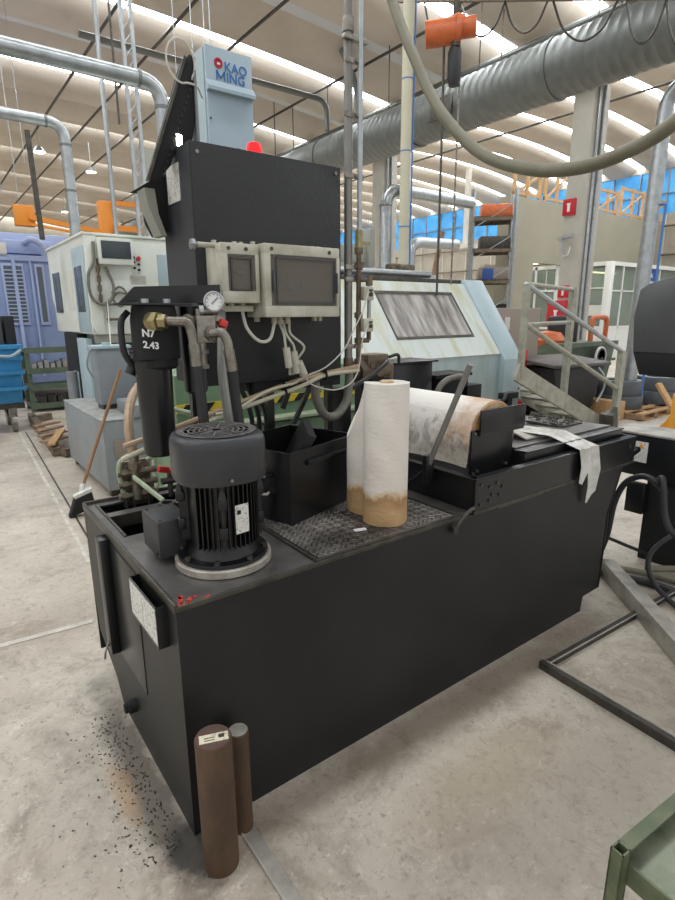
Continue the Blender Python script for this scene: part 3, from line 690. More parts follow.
# ================================================================== STANDING PAPER ROLL
pr_ = thing('paper_roll', 'tall white filter paper roll standing upright with a brown stained foot', 'paper roll', (1.44, 1.63, TZ+.008))
def paper(z0f, z1f, name, material):
    cx, cy, r = 1.455, 1.625, .092
    pts = []
    a0 = math.radians(60)
    for k in range(30):      # outer wrap of the cylinder
        a = math.radians(60)-math.radians(300)*k/29*1.0
        pts.append((cx+r*math.cos(a), cy+r*math.sin(a), 0))
    # tail lobe that bellies out to the rear left
    lobe = [(1.405, 1.715, .2), (1.395, 1.755, .7), (1.398, 1.80, 1), (1.42, 1.835, 1), (1.46, 1.82, .6), (1.485, 1.75, .2)]
    rows = []
    full = pts+lobe+[(pts[0][0], pts[0][1], 0)]
    cm = catmull([V(p) for p in full], 3)
    b = bmesh.new(); n = len(cm); cols = []
    for p in cm:
        col = []
        for j in range(13):
            t = j/12; zt = z1f-max(p.z, 0)*.235; z = z0f+(zt-z0f)*t
            k = 1-.06*max(0, (z-TZ-.3)); wv = .0025*math.sin(z*37+p.x*60)
            q = V((cx+(p.x-cx)*k+wv, cy+(p.y-cy)*k+wv, z)); col.append(b.verts.new(q))
        cols.append(col)
    for i in range(n-1):
        for j in range(12): b.faces.new((cols[i][j], cols[i+1][j], cols[i+1][j+1], cols[i][j+1]))
    bmesh.ops.remove_doubles(b, verts=b.verts, dist=1e-5)
    top = [e for e in b.edges if e.is_boundary]
    bmesh.ops.holes_fill(b, edges=top, sides=0)
    mm = MB(); mm.merge(b); return mm.build(name, material, pr_, 50)
paper(TZ+.009, 1.425, 'wound_paper', 'footpaper')
MB().cyl((1.452, 1.622, 1.42), (1.452, 1.622, 1.431), .028, n=20).build('core', 'tan', pr_)

# ================================================================== FILTER TROUGH ON THE TANK (right half)
tr = thing('paper_filter_trough', 'long black filter trough with folded edges on the right half of the tank', 'trough', (2.5, 2.0, TZ))
m = MB()
m.box(1.83, 3.25, 1.462, 1.472, TZ+.002, TZ+.15); m.box(1.83, 1.84, 1.462, 2.5, TZ+.002, TZ+.15); m.box(3.24, 3.25, 1.47, 2.5, TZ+.002, TZ+.15); m.box(1.83, 3.25, 2.49, 2.5, TZ+.002, TZ+.15)
m.box(1.83, 3.25, 1.455, 1.50, TZ+.145, TZ+.152, .001); m.box(1.825, 1.86, 1.47, 2.5, TZ+.145, TZ+.152, .001)
m.build('trough_wall', 'blacksat', tr)
MB().box(1.84, 3.24, 1.472, 2.49, TZ+.03, TZ+.04).build('trough_floor', 'tanktop', tr)
MB().box(2.28, 3.22, 1.53, 1.60, TZ+.04, TZ+.19, .003).box(2.28, 3.22, 1.52, 1.56, TZ+.185, TZ+.192).build('inner_rail', 'blacksat', tr)
MB().prism([(2.3, 1.60, TZ+.19), (3.22, 1.60, TZ+.19), (3.22, 2.3, TZ+.16), (2.3, 2.3, TZ+.16)], (0, 0, .006)).build('deck_plate', 'tanktop', tr)
m = MB()
for x, z in ((1.87, .03), (1.87, .12), (1.93, .10), (1.98, .11), (1.95, .06), (2.0, .05), (1.93, .035), (2.02, .085)): m.cyl((x, 1.456, TZ+z), (x, 1.463, TZ+z), .008, n=8)
for x in (2.62, 2.72, 2.9): m.cyl((x, 1.522, TZ+.12), (x, 1.532, TZ+.12), .007, n=8)
m.cyl((3.18, 1.452, TZ+.1), (3.18, 1.463, TZ+.1), .014, n=10)
m.build('rivet', 'darksteel', tr)
MB().box(2.0, 2.35, 1.462, 1.47, TZ-.02, TZ+.002).box(1.83, 3.26, 1.46, 1.475, TZ-.012, TZ+.002).build('lower_lip', 'darksteel', tr)
# side brackets holding the roll
br = thing('roll_bracket', 'black folded bracket plates at the near end of the lying paper roll', 'bracket', (2.1, 1.6, TZ+.15))
MB().box(1.955, 2.26, 1.595, 1.605, TZ+.10, TZ+.325, .001).build('lower_plate', 'blacksat', br)
MB().box(1.985, 2.31, 1.572, 1.582, TZ+.31, TZ+.42, .001).box(1.985, 2.31, 1.572, 1.60, TZ+.30, TZ+.312).build('upper_plate', 'blacksat', br)
m = MB()
for x, z in ((1.975, .31), (1.975, .12), (2.22, .13), (2.0, .13)): m.cyl((x, 1.588, TZ+z), (x, 1.596, TZ+z), .008, n=8)
m.build('rivet', 'steel', br)
# lying roll, axis along Y
rl = thing('paper_roll', 'wide white filter paper roll lying across the trough with grey oily underside', 'paper roll', (2.1, 2.0, TZ+.2))
rcx, rcz, rR = 2.12, 1.125, .165
m = MB()
prof = []
for k in range(40):
    a = 2*PI*k/40; prof.append((rcx+rR*math.cos(a), rcz+rR*math.sin(a)))
m.prism([(x, 1.61, z) for x, z in prof], (0, .76, 0)); m.build('wound_paper', 'oilypaper', rl, 50)
MB().lathe((0, 0, 0), [(.05, 0), (.158, 0), (.158, .006), (.05, .006), (.05, 0)], n=36, mtx=Matrix.Translation((rcx, 1.61, rcz)) @ Matrix.Rotation(PI/2, 4, 'X')).build('roll_end', 'tan', rl, label='brown rolled edge of the paper')
rows = []
path = [(rcx-rR*math.cos(math.radians(a))-.004, rcz+rR*math.sin(math.radians(a))+.002) for a in (40, 25, 12, 2)] + [(rcx-rR-.005, rcz-.03), (rcx-rR-.008, rcz-.07), (rcx-rR-.013, rcz-.11), (rcx-rR-.02, TZ+.155)]
for x, z in path: rows.append([(x-.003*math.sin(j*1.7), 1.607+j*.075, z+.003*math.sin(j*2.3+x*9)) for j in range(11)])
MB().sheet(rows, .003).build('hanging_sheet', 'oilypaper', rl, 50, label='grey oil-soaked sheet hanging from the roll')
# lever
lv = thing('lever_bar', 'bare steel lever tube leaning over the lying paper roll', 'lever', (1.78, 1.7, TZ+.1))
MB().cyl((1.79, 1.70, 1.02), (1.79, 1.49, 1.485), .013, n=12).build('tube', 'conduit', lv)
MB().box(1.765, 1.815, 1.69, 1.72, TZ+.08, TZ+.22, .003).tube([(1.79, 1.70, 1.03), (1.79, 1.73, .98), (1.77, 1.78, .93), (1.72, 1.83, .90)], .009, n=8).build('clamp', 'blacksat', lv)
# things in the trough on the right
m = MB(); m.prism([(2.47, 1.66, 1.04), (2.47, 1.95, 1.12), (2.72, 1.66, 1.035)], (0, 0, .008)); tag(m.build('steel_wedge_plate', 'sheet'), 'bare triangular sheet steel guide right of the roll brackets', 'plate')
bk = thing('angle_bracket', 'small black upright angle bracket on the trough deck', 'bracket', (2.72, 1.9, 1.03))
MB().box(2.66, 2.80, 1.9, 1.908, 1.03, 1.165, .001).box(2.66, 2.80, 1.85, 1.908, 1.03, 1.036).build('plate', 'blacksat', bk)
MB().cyl((2.745, 1.892, 1.1), (2.745, 1.9, 1.1), .012, n=8).cyl((2.73, 1.87, 1.036), (2.73, 1.87, 1.045), .012, n=8).build('bolt', 'steel', bk)
rg = thing('paper_rag', 'crumpled white paper strip draped over the trough front edge', 'rag', (2.65, 1.5, 1.0))
rows = []
for j in range(9):
    t = j/8; x = 2.62+.17*t; wv = .012*math.sin(t*11)
    drop = (.16, .18, .19, .12, .20, .30, .31, .26, .24)[j]
    rows.append([(x-.22+.03*t, 2.02+wv, 1.055+.006*math.sin(j)), (x-.12, 1.80+wv, 1.07+wv*.5), (x-.04, 1.60, 1.06+.01*math.sin(j*2)), (x, 1.50, 1.02), (x+.005, 1.445+wv*.6, 1.005), (x+.01, 1.43+wv, 1.0-drop*.5), (x+.015-.02*t, 1.437+wv, 1.0-drop)])
MB().sheet(rows, .002).build('crumpled_strip', 'rag', rg, 60)
pb = MB()
for i in range(60):
    pb.obox((2.95+random.random()*.2, 1.75+random.random()*.25, TZ+.20+random.random()*.02), (.02, .008, .006), rz=random.random()*3, rx=random.random())
pb.box(2.95, 3.17, 1.75, 2.0, TZ+.185, TZ+.197)
tag(pb.build('metal_chips', 'darksteel'), 'dark metal chips piled on the trough deck by the rag', 'chips', kind='stuff')

# ================================================================== HOPPER HOUSING ABOVE THE TANK
HX0, HX1, HY0, HY1, HZ0, HZ1 = .99, 1.755, 2.32, 2.66, 1.375, 2.375
hp = thing('filter_housing', 'tall black sheet metal housing on legs above the tank with enclosures on its front', 'housing', (1.37, 2.5, TZ))
MB().box(HX0, HX1, HY0, HY1, HZ0, HZ1, .004).build('housing_body', 'hopper', hp)
MB().box(HX0-.003, HX0-.0005, HY0+.004, HY1, HZ0+.3, HZ1-.004).build('side_sheet', 'hopperside', hp, label='greyer left side sheet')
MB().box(HX0-.006, HX0-.003, HY0+.12, HY1-.08, HZ1-.21, HZ1-.06).build('paper_label', 'label', hp, label='white paper label')
m = MB(); m.box(HX0+.25, HX1, HY0+.01, HY1-.02, HZ0-.05, HZ0)
m.build('bottom_tray', 'blackmat', hp)
m = MB(); m.cyl((HX0+.03, HY0-.004, HZ1-.04), (HX0+.03, HY0, HZ1-.04), .008); m.cyl((HX1-.03, HY0-.004, HZ1-.03), (HX1-.03, HY0, HZ1-.03), .008); m.build('rivet', 'steel', hp)
MB().bar((1.37, 2.42, TZ), (1.37, 2.42, HZ0), .04, .04).build('leg', 'blacksat', hp)
MB().bar((1.42, 2.48, TZ+.05), (1.66, 2.42, HZ0), .03, .02).build('leg', 'blacksat', hp)
MB().bar((1.74, 2.42, TZ), (1.74, 2.42, HZ0), .035, .035).build('leg', 'blacksat', hp)
MB().bar((1.05, 2.6, TZ), (1.05, 2.6, HZ0), .035, .035).build('leg', 'blacksat', hp)
for x0, x1 in ((1.25, 1.31), (1.50, 1.42)):
    MB().bar((x0, 2.4, HZ0-.02), (x1+.03, 2.42, HZ0-.16), .025, .025).build('brace', 'blacksat', hp)
for i, x in enumerate((1.20, 1.24, 1.28)):
    MB().tube([(x-.02, 2.38, HZ0), (x+.02, 2.37, 1.28), (x+.05, 2.38, 1.16), (x+.03, 2.4, 1.0), (x, 2.42, TZ)], .012, n=8).build('cable', 'rubber', hp)
# raised lid hinged at the back
ld = MB(); ld.prism([(.86, 2.46, 2.235), (1.04, 2.46, 2.70), (1.075, 2.46, 2.74), (1.10, 2.46, 2.735), (1.10, 2.46, 2.62), (1.085, 2.46, 2.50), (1.06, 2.46, 2.39), (.985, 2.46, 2.36), (.96, 2.46, 2.30), (.905, 2.46, 2.24)], (0, .04, 0), .002)
ld = ld.build('raised_lid', 'blackmat', hp)
m = MB(); m.bar((.855, 2.455, 2.23), (1.053, 2.455, 2.725), .01, .012); m.build('lid_edge', 'darksteel', ld)
m = MB()
for i in range(16):
    t = i/15; m.obox((.925+.165*t, 2.459, 2.26+.40*t), (.01, .003, .01), ry=.4)
m.build('perforation', 'black', ld)
m = MB(); m.box(1.085, 1.095, 2.45, 2.5, 2.38, 2.68); m.build('lid_strut', 'midgrey', ld)
m = MB(); m.prism([(.86, 2.6, 2.225), (.91, 2.6, 2.225), (.915, 2.6, 2.10), (.945, 2.6, 2.04), (.99, 2.6, 2.07), (.99, 2.6, 2.3), (.93, 2.6, 2.27)], (0, .12, 0)); m.build('side_chute', 'blackmat', hp)
MB().prism([(.87, 2.55, 2.22), (.915, 2.55, 2.22), (.925, 2.55, 2.12), (.955, 2.55, 2.03), (.93, 2.55, 2.03), (.885, 2.55, 2.14)], (0, .1, 0)).build('chute_side', 'skirt', hp)
lm = thing('work_lamp', 'small glowing work lamp at the top left corner of the black housing', 'lamp', (1.03, 2.5, 2.39))
MB().obox((1.03, 2.50, 2.405), (.06, .06, .055), rz=.3, bev=.008).build('lamp_head', 'darksteel', lm); MB().obox((1.018, 2.465, 2.405), (.052, .01, .046), rz=.3, bev=.003).build('lens', 'lamp', lm)
wl = MB(); loop = [(1.14, 2.5, 2.60), (1.10, 2.46, 2.625)]
for k in range(16):
    a = math.radians(290-22*k); loop.append((1.03+.062*math.cos(a), 2.44+.001*k, 2.70+.082*math.sin(a)))
loop += [(1.12, 2.5, 2.66)]
tag(wl.tube([p for p in loop], .004, n=6, sub=3).build('white_cable', 'whitecable'), 'thin white cable looped above the raised black lid', 'cable')
# beacon
bc = thing('red_beacon', 'glowing red warning beacon on top of the black housing', 'beacon', (1.385, 2.5, HZ1))
MB().cyl((1.385, 2.5, HZ1), (1.385, 2.5, HZ1+.03), .035).build('base', 'darksteel', bc)
MB().lathe((1.385, 2.5, HZ1+.03), [(.001, 0), (.036, 0), (.038, .03), (.03, .055), (.001, .066)], n=24).build('lens', 'beacon', bc)
MB().cyl((1.30, 2.5, HZ1), (1.30, 2.5, HZ1+.05), .012).cyl((1.45, 2.5, HZ1), (1.45, 2.5, HZ1+.02), .012).build('gland', 'darksteel', bc)

# ---- two electrical enclosures
def enclosure(x0, x1, z0, z1, y0, y1, lab, nbolt):
    e = thing('electrical_enclosure', lab, 'enclosure', ((x0+x1)/2, y1, z0))
    m = MB(); f = .03
    m.box(x0, x1, y0+.04, y1, z0, z1, .006); m.box(x0, x1, y0, y0+.042, z1-.045, z1, .005); m.box(x0, x1, y0, y0+.042, z0, z0+.05, .005)
    m.box(x0, x0+f, y0+.0005, y0+.042, z0+.046, z1-.041, .001); m.box(x1-f*.6, x1, y0+.0005, y0+.042, z0+.046, z1-.041, .001)
    m.build('enclosure_body', 'enc', e)
    MB().box(x0+f, x1-f*.6, y0+.03, y0+.039, z0+.05, z1-.045).build('inner_plate', 'encin', e)
    m = MB()
    for x in (x0+.035, x1-.06): m.cyl((x, y0-.004, z1-.022), (x, y0, z1-.022), .008, n=12)
    m.build('cover_screw', 'darksteel', e)
    m = MB()
    for x in (x0+.02, x1-.03, x1-.06): m.box(x, x+.015, y1-.04, y1-.02, z1, z1+.02)
    for x in (x0+.03, x1-.05, x1-.02): m.box(x-.01, x+.008, y1-.05, y1-.03, z0-.02, z0)
    m.build('mounting_lug', 'enc', e); return e
e1 = enclosure(1.03, 1.205, 1.735, 1.974, 2.17, 2.32, 'smaller ivory electrical enclosure with one breaker behind a smoked window', 2)
m = MB(); m.box(1.085, 1.155, 2.183, 2.199, 1.785, 1.92, .006); br_ = m.build('breaker', 'breaker', e1)
MB().box(1.088, 1.152, 2.178, 2.184, 1.87, 1.91, .002).box(1.10, 1.13, 2.172, 2.184, 1.855, 1.862).build('switch', 'breaker', br_)
m = MB(); m.box(1.072, 1.078, 2.166, 2.172, 1.79, 1.915); m.box(1.163, 1.169, 2.166, 2.172, 1.79, 1.915); m.box(1.072, 1.169, 2.166, 2.172, 1.912, 1.918); m.box(1.072, 1.169, 2.166, 2.172, 1.787, 1.793); m.build('flap_frame', 'darksteel', e1)
MB().box(1.06, 1.187, 2.172, 2.176, 1.785, 1.929).build('window_pane', 'smoke', e1)
e2 = enclosure(1.215, 1.612, 1.675, 1.98, 2.14, 2.32, 'larger ivory electrical enclosure with a wide smoked window', 3)
m = MB(); m.box(1.34, 1.40, 2.153, 2.168, 1.79, 1.85, .003); m.box(1.31, 1.335, 2.153, 2.168, 1.80, 1.835, .002); m.box(1.41, 1.45, 2.153, 2.168, 1.80, 1.83, .002); m.box(1.53, 1.565, 2.153, 2.168, 1.79, 1.85, .002)
m.box(1.28, 1.56, 2.160, 2.168, 1.745, 1.775); m.build('terminal_row', 'breaker', e2)
m = MB(); m.box(1.268, 1.272, 2.132, 2.138, 1.735, 1.925); m.box(1.576, 1.58, 2.132, 2.138, 1.735, 1.925); m.box(1.268, 1.58, 2.132, 2.138, 1.921, 1.925); m.box(1.268, 1.58, 2.132, 2.138, 1.735, 1.739); m.box(1.25, 1.26, 2.128, 2.14, 1.78, 1.87, .002); m.box(1.585, 1.595, 2.128, 2.14, 1.78, 1.87, .002); m.build('flap_frame', 'cover', e2)
MB().box(1.245, 1.594, 2.142, 2.146, 1.725, 1.935).build('window_pane', 'smoke', e2)
ra = thing('mounting_tube', 'thin grey tube with a bolt end left of the small enclosure', 'tube', (.99, 2.28, 1.96))
MB().cyl((.955, 2.23, 1.965), (1.045, 2.23, 1.965), .011).build('tube', 'enc', ra); MB().cyl((.925, 2.23, 1.965), (.958, 2.23, 1.965), .006).cyl((.93, 2.23, 1.965), (.945, 2.23, 1.965), .022, n=6).build('bolt_end', 'galv', ra)
# cable glands and cables
cb = thing('gland_cables', 'pale cables and plug hanging from the two enclosures', 'cable', (1.3, 2.25, 1.68))
m = MB()
for x in (1.06, 1.10, 1.15): m.cyl((x, 2.24, 1.70), (x, 2.24, 1.735), .014, n=10)
for x in (1.30, 1.33, 1.37): m.cyl((x, 2.22, 1.645), (x, 2.22, 1.675), .013, n=10)
m.box(1.04, 1.20, 2.225, 2.255, 1.70, 1.725, .003)
m.build('gland', 'enc', cb)
MB().tube([(1.15, 2.24, 1.71), (1.15, 2.2, 1.63), (1.19, 2.17, 1.575), (1.25, 2.18, 1.58), (1.285, 2.2, 1.64), (1.30, 2.22, 1.67)], .0075, n=8).build('loop_cable', 'whitecable', cb)
for i, x in enumerate((1.32, 1.345, 1.38)):
    MB().tube([(x, 2.22, 1.66), (x+.01-.012*i, 2.19, 1.60), (x+.012+.02*i, 2.18, 1.54), (x+.045-.01*i, 2.2, 1.48), (x+.06-.02*i, 2.23, 1.41)], .006, n=8).build('cable', 'enc', cb)
MB().cyl((1.335, 2.18, 1.54), (1.35, 2.185, 1.45), .017, n=10).cyl((1.38, 2.19, 1.52), (1.40, 2.2, 1.42), .018, n=10).cyl((1.405, 2.19, 1.47), (1.44, 2.2, 1.41), .02, n=10).build('plug', 'enc', cb)
MB().tube([(1.05, 2.24, 1.7), (1.03, 2.2, 1.6), (1.0, 2.15, 1.45), (.99, 2.1, 1.3), (1.0, 2.1, 1.15), (1.02, 2.15, TZ)], .02, n=10).build('conduit', 'conduit', cb)
MB().tube([(1.1, 2.3, 1.38), (1.12, 2.3, 1.2), (1.08, 2.32, 1.0), (1.07, 2.33, TZ)], .016, n=8).build('conduit', 'midgrey', cb)

# ---- conduit bundle running under the housing
pb_ = thing('pipe_bundle', 'bundle of dirty beige pipes running below the black housing', 'pipe', (1.3, 2.28, 1.3))
MB().tube([(.60, 2.26, 1.17), (.80, 2.26, 1.215), (1.1, 2.26, 1.29), (1.45, 2.26, 1.375), (1.83, 2.27, 1.42)], .012, n=8).build('pipe', 'copper', pb_)
MB().tube([(.58, 2.24, 1.12), (.80, 2.25, 1.185), (1.1, 2.25, 1.265), (1.45, 2.25, 1.345), (1.60, 2.25, 1.39), (1.83, 2.27, 1.40)], .011, n=8).build('pipe', 'beigepipe', pb_)
MB().tube([(1.0, 2.24, 1.26), (1.1, 2.23, 1.275), (1.25, 2.23, 1.34), (1.42, 2.23, 1.37)], .007, n=8).build('pipe', 'beigepipe', pb_)
m = MB()
for x, z in ((1.12, 1.285), (1.36, 1.345), (1.6, 1.395)): m.obox((x, 2.252, z), (.008, .04, .055), ry=-.2)
m.build('strap', 'blackmat', pb_)
MB().tube([(.80, 2.25, 1.2), (.76, 2.27, 1.13), (.70, 2.3, 1.09)], .010, n=8).tube([(.93, 2.25, 1.22), (.85, 2.27, 1.15), (.83, 2.3, 1.1)], .010, n=8).build('pipe', 'palegreen', pb_)
# thin white wires
ww = thing('white_wire', 'two thin white wires drooping from the valve boxes to the pipe bundle', 'wire', (1.6, 2.2, 1.5))
MB().tube([(1.855, 2.22, 1.80), (1.80, 2.2, 1.70), (1.72, 2.18, 1.60), (1.66, 2.17, 1.52), (1.55, 2.17, 1.44), (1.45, 2.2, 1.40), (1.38, 2.22, 1.36)], .0035, n=6).build('wire', 'whitecable', ww)
MB().tube([(1.855, 2.22, 1.63), (1.80, 2.2, 1.56), (1.76, 2.18, 1.42), (1.70, 2.17, 1.35), (1.60, 2.17, 1.325), (1.5, 2.2, 1.35), (1.45, 2.2, 1.39)], .0035, n=6).build('wire', 'whitecable', ww)

# ---- vertical pipes on the right of the housing
p1 = thing('vertical_conduit', 'dark grey vertical conduit pipe clamped to the right edge of the black housing', 'pipe', (1.805, 2.35, 1.4))
MB().cyl((1.825, 2.35, 1.40), (1.825, 2.35, 5.2), .021, n=14).build('pipe', 'conduit', p1)
MB().tube([(1.825, 2.35, 1.44), (1.83, 2.35, 1.36), (1.80, 2.33, 1.24), (1.71, 2.3, 1.17), (1.62, 2.28, 1.18), (1.56, 2.27, 1.27), (1.545, 2.26, 1.36)], .024, n=12, sub=10, ribs=.08).build('corrugated_hose', 'greyhose', p1, label='grey corrugated hose loop')
MB().cyl((1.825, 2.35, 1.40), (1.825, 2.35, 1.46), .026).build('coupling', 'rust', p1)
p2 = thing('riser_pipe', 'slimmer pale riser pipe with rusty lower fittings right of the dark conduit', 'pipe', (1.875, 2.3, 1.42))
MB().cyl((1.875, 2.32, 2.0), (1.875, 2.32, 5.2), .013, n=12).build('pipe', 'galv', p2)
m = MB(); m.cyl((1.870, 2.32, 1.42), (1.870, 2.32, 2.02), .013)
for z in (1.44, 1.55, 1.68, 1.87, 1.93, 2.0): m.cyl((1.870, 2.32, z-.015), (1.870, 2.32, z+.015), .022, n=8)
m.cyl((1.870, 2.32, 1.55), (1.925, 2.30, 1.55), .013); m.cyl((1.925, 2.30, 1.55), (1.925, 2.30, 1.62), .012); m.cyl((1.925, 2.30, 1.83), (1.925, 2.30, 1.88), .018, n=8); m.cyl((1.870, 2.32, 1.86), (1.925, 2.3, 1.86), .012)
m.build('rusty_fitting', 'rust', p2)
MB().cyl((1.925, 2.30, 1.62), (1.925, 2.30, 1.84), .010).build('bypass_tube', 'galv', p2)
MB().cyl((1.870, 2.32, 2.0), (1.870, 2.32, 2.1), .02, n=8).box(1.87, 1.93, 2.30, 2.32, 2.03, 2.045).build('stop_valve', 'brass', p2)
for z in (1.79, 1.63):
    v = MB(); v.box(1.865, 1.935, 2.27, 2.30, z-.035, z+.035, .008); v = v.build('valve_box', 'enc', p2, label='worn ivory valve box')
    MB().cyl((1.91, 2.262, z-.005), (1.91, 2.272, z-.005), .011, n=12).box(1.90, 1.92, 2.265, 2.272, z+.01, z+.02).build('knob', 'darksteel', v)
m = MB()
for z in (1.92, 1.86, 1.52, 2.35, 2.62, 2.85): m.box(1.79, 1.905, 2.325, 2.335, z-.012, z+.012, .002); m.cyl((1.855, 2.315, z), (1.855, 2.345, z), .008, n=8)
m.build('pipe_clamp', 'steel', p2)
sa = thing('pipe_tee', 'second pipe tee with clamp high on the vertical conduits', 'clamp', (1.85, 2.33, 3.0))
MB().box(1.78, 1.92, 2.315, 2.345, 2.93, 2.95, .003).cyl((1.825, 2.35, 2.97), (1.825, 2.35, 3.03), .028).build('clamp', 'steel', sa)

# ================================================================== FILTERS ON THEIR BRACKET
fb = thing('filter_bracket', 'black bent bracket arm carrying the two black filters', 'bracket', (.8, 2.15, 1.72))
MB().prism([(.595, 2.13, 1.727), (.66, 2.13, 1.79), (1.0, 2.13, 1.805), (1.0, 2.13, 1.735)], (0, .015, 0)).build('arm', 'blacksat', fb)
MB().box(.57, .83, 2.02, 2.16, 1.722, 1.73, .001).box(.97, 1.0, 2.14, 2.33, 1.735, 1.8).build('mounting_plate', 'blacksat', fb)
m = MB()
for x in (.665, .745): m.cyl((x, 2.045, 1.73), (x, 2.045, 1.745), .014, n=6)
m.build('bolt', 'galv', fb)
f1 = thing('oil_filter', 'large black oil filter with hand-painted white number', 'filter', (.715, 2.1, 1.14))
MB().lathe((.712, 2.10, 1.52), [(.06, 0), (.078, .01), (.078, .15), (.07, .2), (.05, .205), (0, .205)], n=24, sq=4).build('filter_head', 'blackmat', f1, 40)
MB().lathe((.695, 2.10, 1.155), [(.0, 0), (.05, 0), (.06, .008), (.062, .03), (.068, .365), (.0, .365)], n=32).build('filter_bowl', 'blacksat', f1)
MB().lathe((.71, 2.10, 1.49), [(.0, 0), (.07, 0), (.078, .01), (.078, .06), (.0, .06)], n=32).build('filter_collar', 'blackmat', f1)
text('N7', .036, 'white', f1, (.637, 2.019, 1.615), (1, 0, -.1), (0, 0, 1), 'painted_number', bold=.0012); text('2.43', .034, 'white', f1, (.638, 2.019, 1.575), (1, 0, -.14), (0, 0, 1), 'painted_number', bold=.0010)
f2 = thing('oil_filter', 'smaller black filter behind the steel valve block', 'filter', (.87, 2.12, 1.38))
MB().lathe((.868, 2.12, 1.38), [(.0, 0), (.035, 0), (.045, .01), (.048, .3), (.05, .34), (0, .34)], n=28).build('filter_bowl', 'blacksat', f2)
MB().tube([(.63, 2.14, 1.70), (.60, 2.13, 1.66), (.60, 2.13, 1.56), (.63, 2.14, 1.50), (.65, 2.15, 1.46)], .012, n=8).cyl((.65, 2.15, 1.53), (.62, 2.15, 1.47), .02).build('cable', 'rubber', fb)
# fittings and hoses
def hose_run(name, lab, hexp, elbow, crimp0, crimp1, hose):
    h = thing(name, lab, 'hose', hexp)
    MB().tube(elbow, .017, n=10).build('elbow', 'steel', h)
    MB().cyl(crimp0, crimp1, .021, n=12).build('crimp_sleeve', 'steel', h)
    MB().tube(hose, .020, n=12).build('rubber_hose', 'rubber', h); return h
h1 = hose_run('hydraulic_hose', 'left black hydraulic hose with brass nut leaving the large filter', (.71, 2.0, 1.65), [(.70, 2.03, 1.665), (.74, 1.97, 1.665), (.78, 1.95, 1.66), (.795, 1.95, 1.62), (.80, 1.95, 1.575)], (.80, 1.95, 1.585), (.805, 1.95, 1.505), [(.805, 1.95, 1.51), (.81, 1.94, 1.38), (.815, 1.93, 1.22), (.82, 1.93, 1.05), (.83, 1.95, TZ)])
MB().cyl((.675, 2.045, 1.665), (.70, 2.01, 1.665), .036, n=6).cyl((.70, 2.01, 1.665), (.72, 1.99, 1.665), .026, n=6).build('hex_nut', 'brass', h1, label='brass hex nut')
MB().tube([(.75, 1.97, 1.665), (.79, 1.99, 1.665), (.82, 2.0, 1.665)], .018, n=8).cyl((.79, 1.99, 1.665), (.81, 2.0, 1.665), .026, n=6).build('union', 'steel', h1)
h2 = hose_run('hydraulic_hose', 'right black hydraulic hose hanging from the steel valve block', (.88, 1.97, 1.6), [(.875, 1.97, 1.62), (.91, 1.94, 1.62), (.925, 1.93, 1.59), (.93, 1.93, 1.55)], (.928, 1.93, 1.56), (.938, 1.93, 1.48), [(.937, 1.93, 1.49), (.945, 1.93, 1.38), (.955, 1.92, 1.24), (.965, 1.92, 1.08), (.96, 1.95, TZ)])
vb = thing('valve_block', 'steel valve block with pressure gauge between the two hoses', 'valve', (.85, 2.0, 1.55))
m = MB(); m.box(.825, .90, 1.97, 2.04, 1.585, 1.685, .004); m.cyl((.90, 2.0, 1.665), (.935, 2.0, 1.665), .018, n=6); m.cyl((.848, 1.985, 1.585), (.848, 1.985, 1.50), .015, n=8); m.cyl((.848, 1.985, 1.545), (.848, 1.985, 1.56), .022, n=6); m.cyl((.848, 1.985, 1.49), (.848, 1.985, 1.505), .02, n=6)
m.cyl((.845, 2.0, 1.685), (.845, 2.0, 1.71), .01); m.cyl((.87, 1.99, 1.62), (.88, 1.965, 1.62), .028, n=8); m.cyl((.86, 2.0, 1.7), (.92, 1.99, 1.70), .012)
m.build('block', 'steel', vb)
MB().cyl((.85, 2.0, 1.705), (.865, 1.995, 1.705), .018, n=10).build('gauge_tap', 'galv', vb)
MB().obox((.935, 1.98, 1.655), (.035, .02, .03), rz=.2, ry=.4, bev=.006).cyl((.93, 1.985, 1.65), (.93, 2.0, 1.65), .01).build('red_handle', 'redplastic', vb, label='red plastic tap handle')
gm = Matrix.Translation((.905, 1.985, 1.735)) @ Matrix.Rotation(math.radians(-30), 4, 'Z') @ Matrix.Rotation(math.radians(86), 4, 'X')
g = MB(); g.lathe((0, 0, 0), [(0, -.02), (.036, -.02), (.038, 0), (.038, .012), (.033, .014), (.032, .006), (0, .006)], n=32, mtx=gm); g = g.build('pressure_gauge', 'galv', vb)
MB().lathe((0, 0, 0), [(0, .0062), (.0315, .0062), (.0315, .0075), (0, .0075)], n=32, mtx=gm).build('dial', 'white', g, label='white dial face')
m = MB(); m.obox((.003, .003, .009), (.003, .034, .001), rz=-.8, bev=0); bmesh.ops.transform(m.bm, matrix=gm, verts=m.bm.verts); 
for k in range(9):
    a = math.radians(-40+32*k); q = MB()
    b = bmesh.new(); bmesh.ops.create_cube(b, size=1); bmesh.ops.transform(b, matrix=gm @ Matrix.Rotation(a, 4, 'Z') @ Matrix.Translation((.026, 0, .0082)) @ Matrix.Diagonal((.006, .0016, .001, 1)), verts=b.verts); m.merge(b)
m.build('needle_and_marks', 'darksteel', g)
MB().tube([(.905, 2.0, 1.70), (.91, 2.0, 1.67)], .009, n=8, sub=0).build('gauge_stem', 'brass', vb)

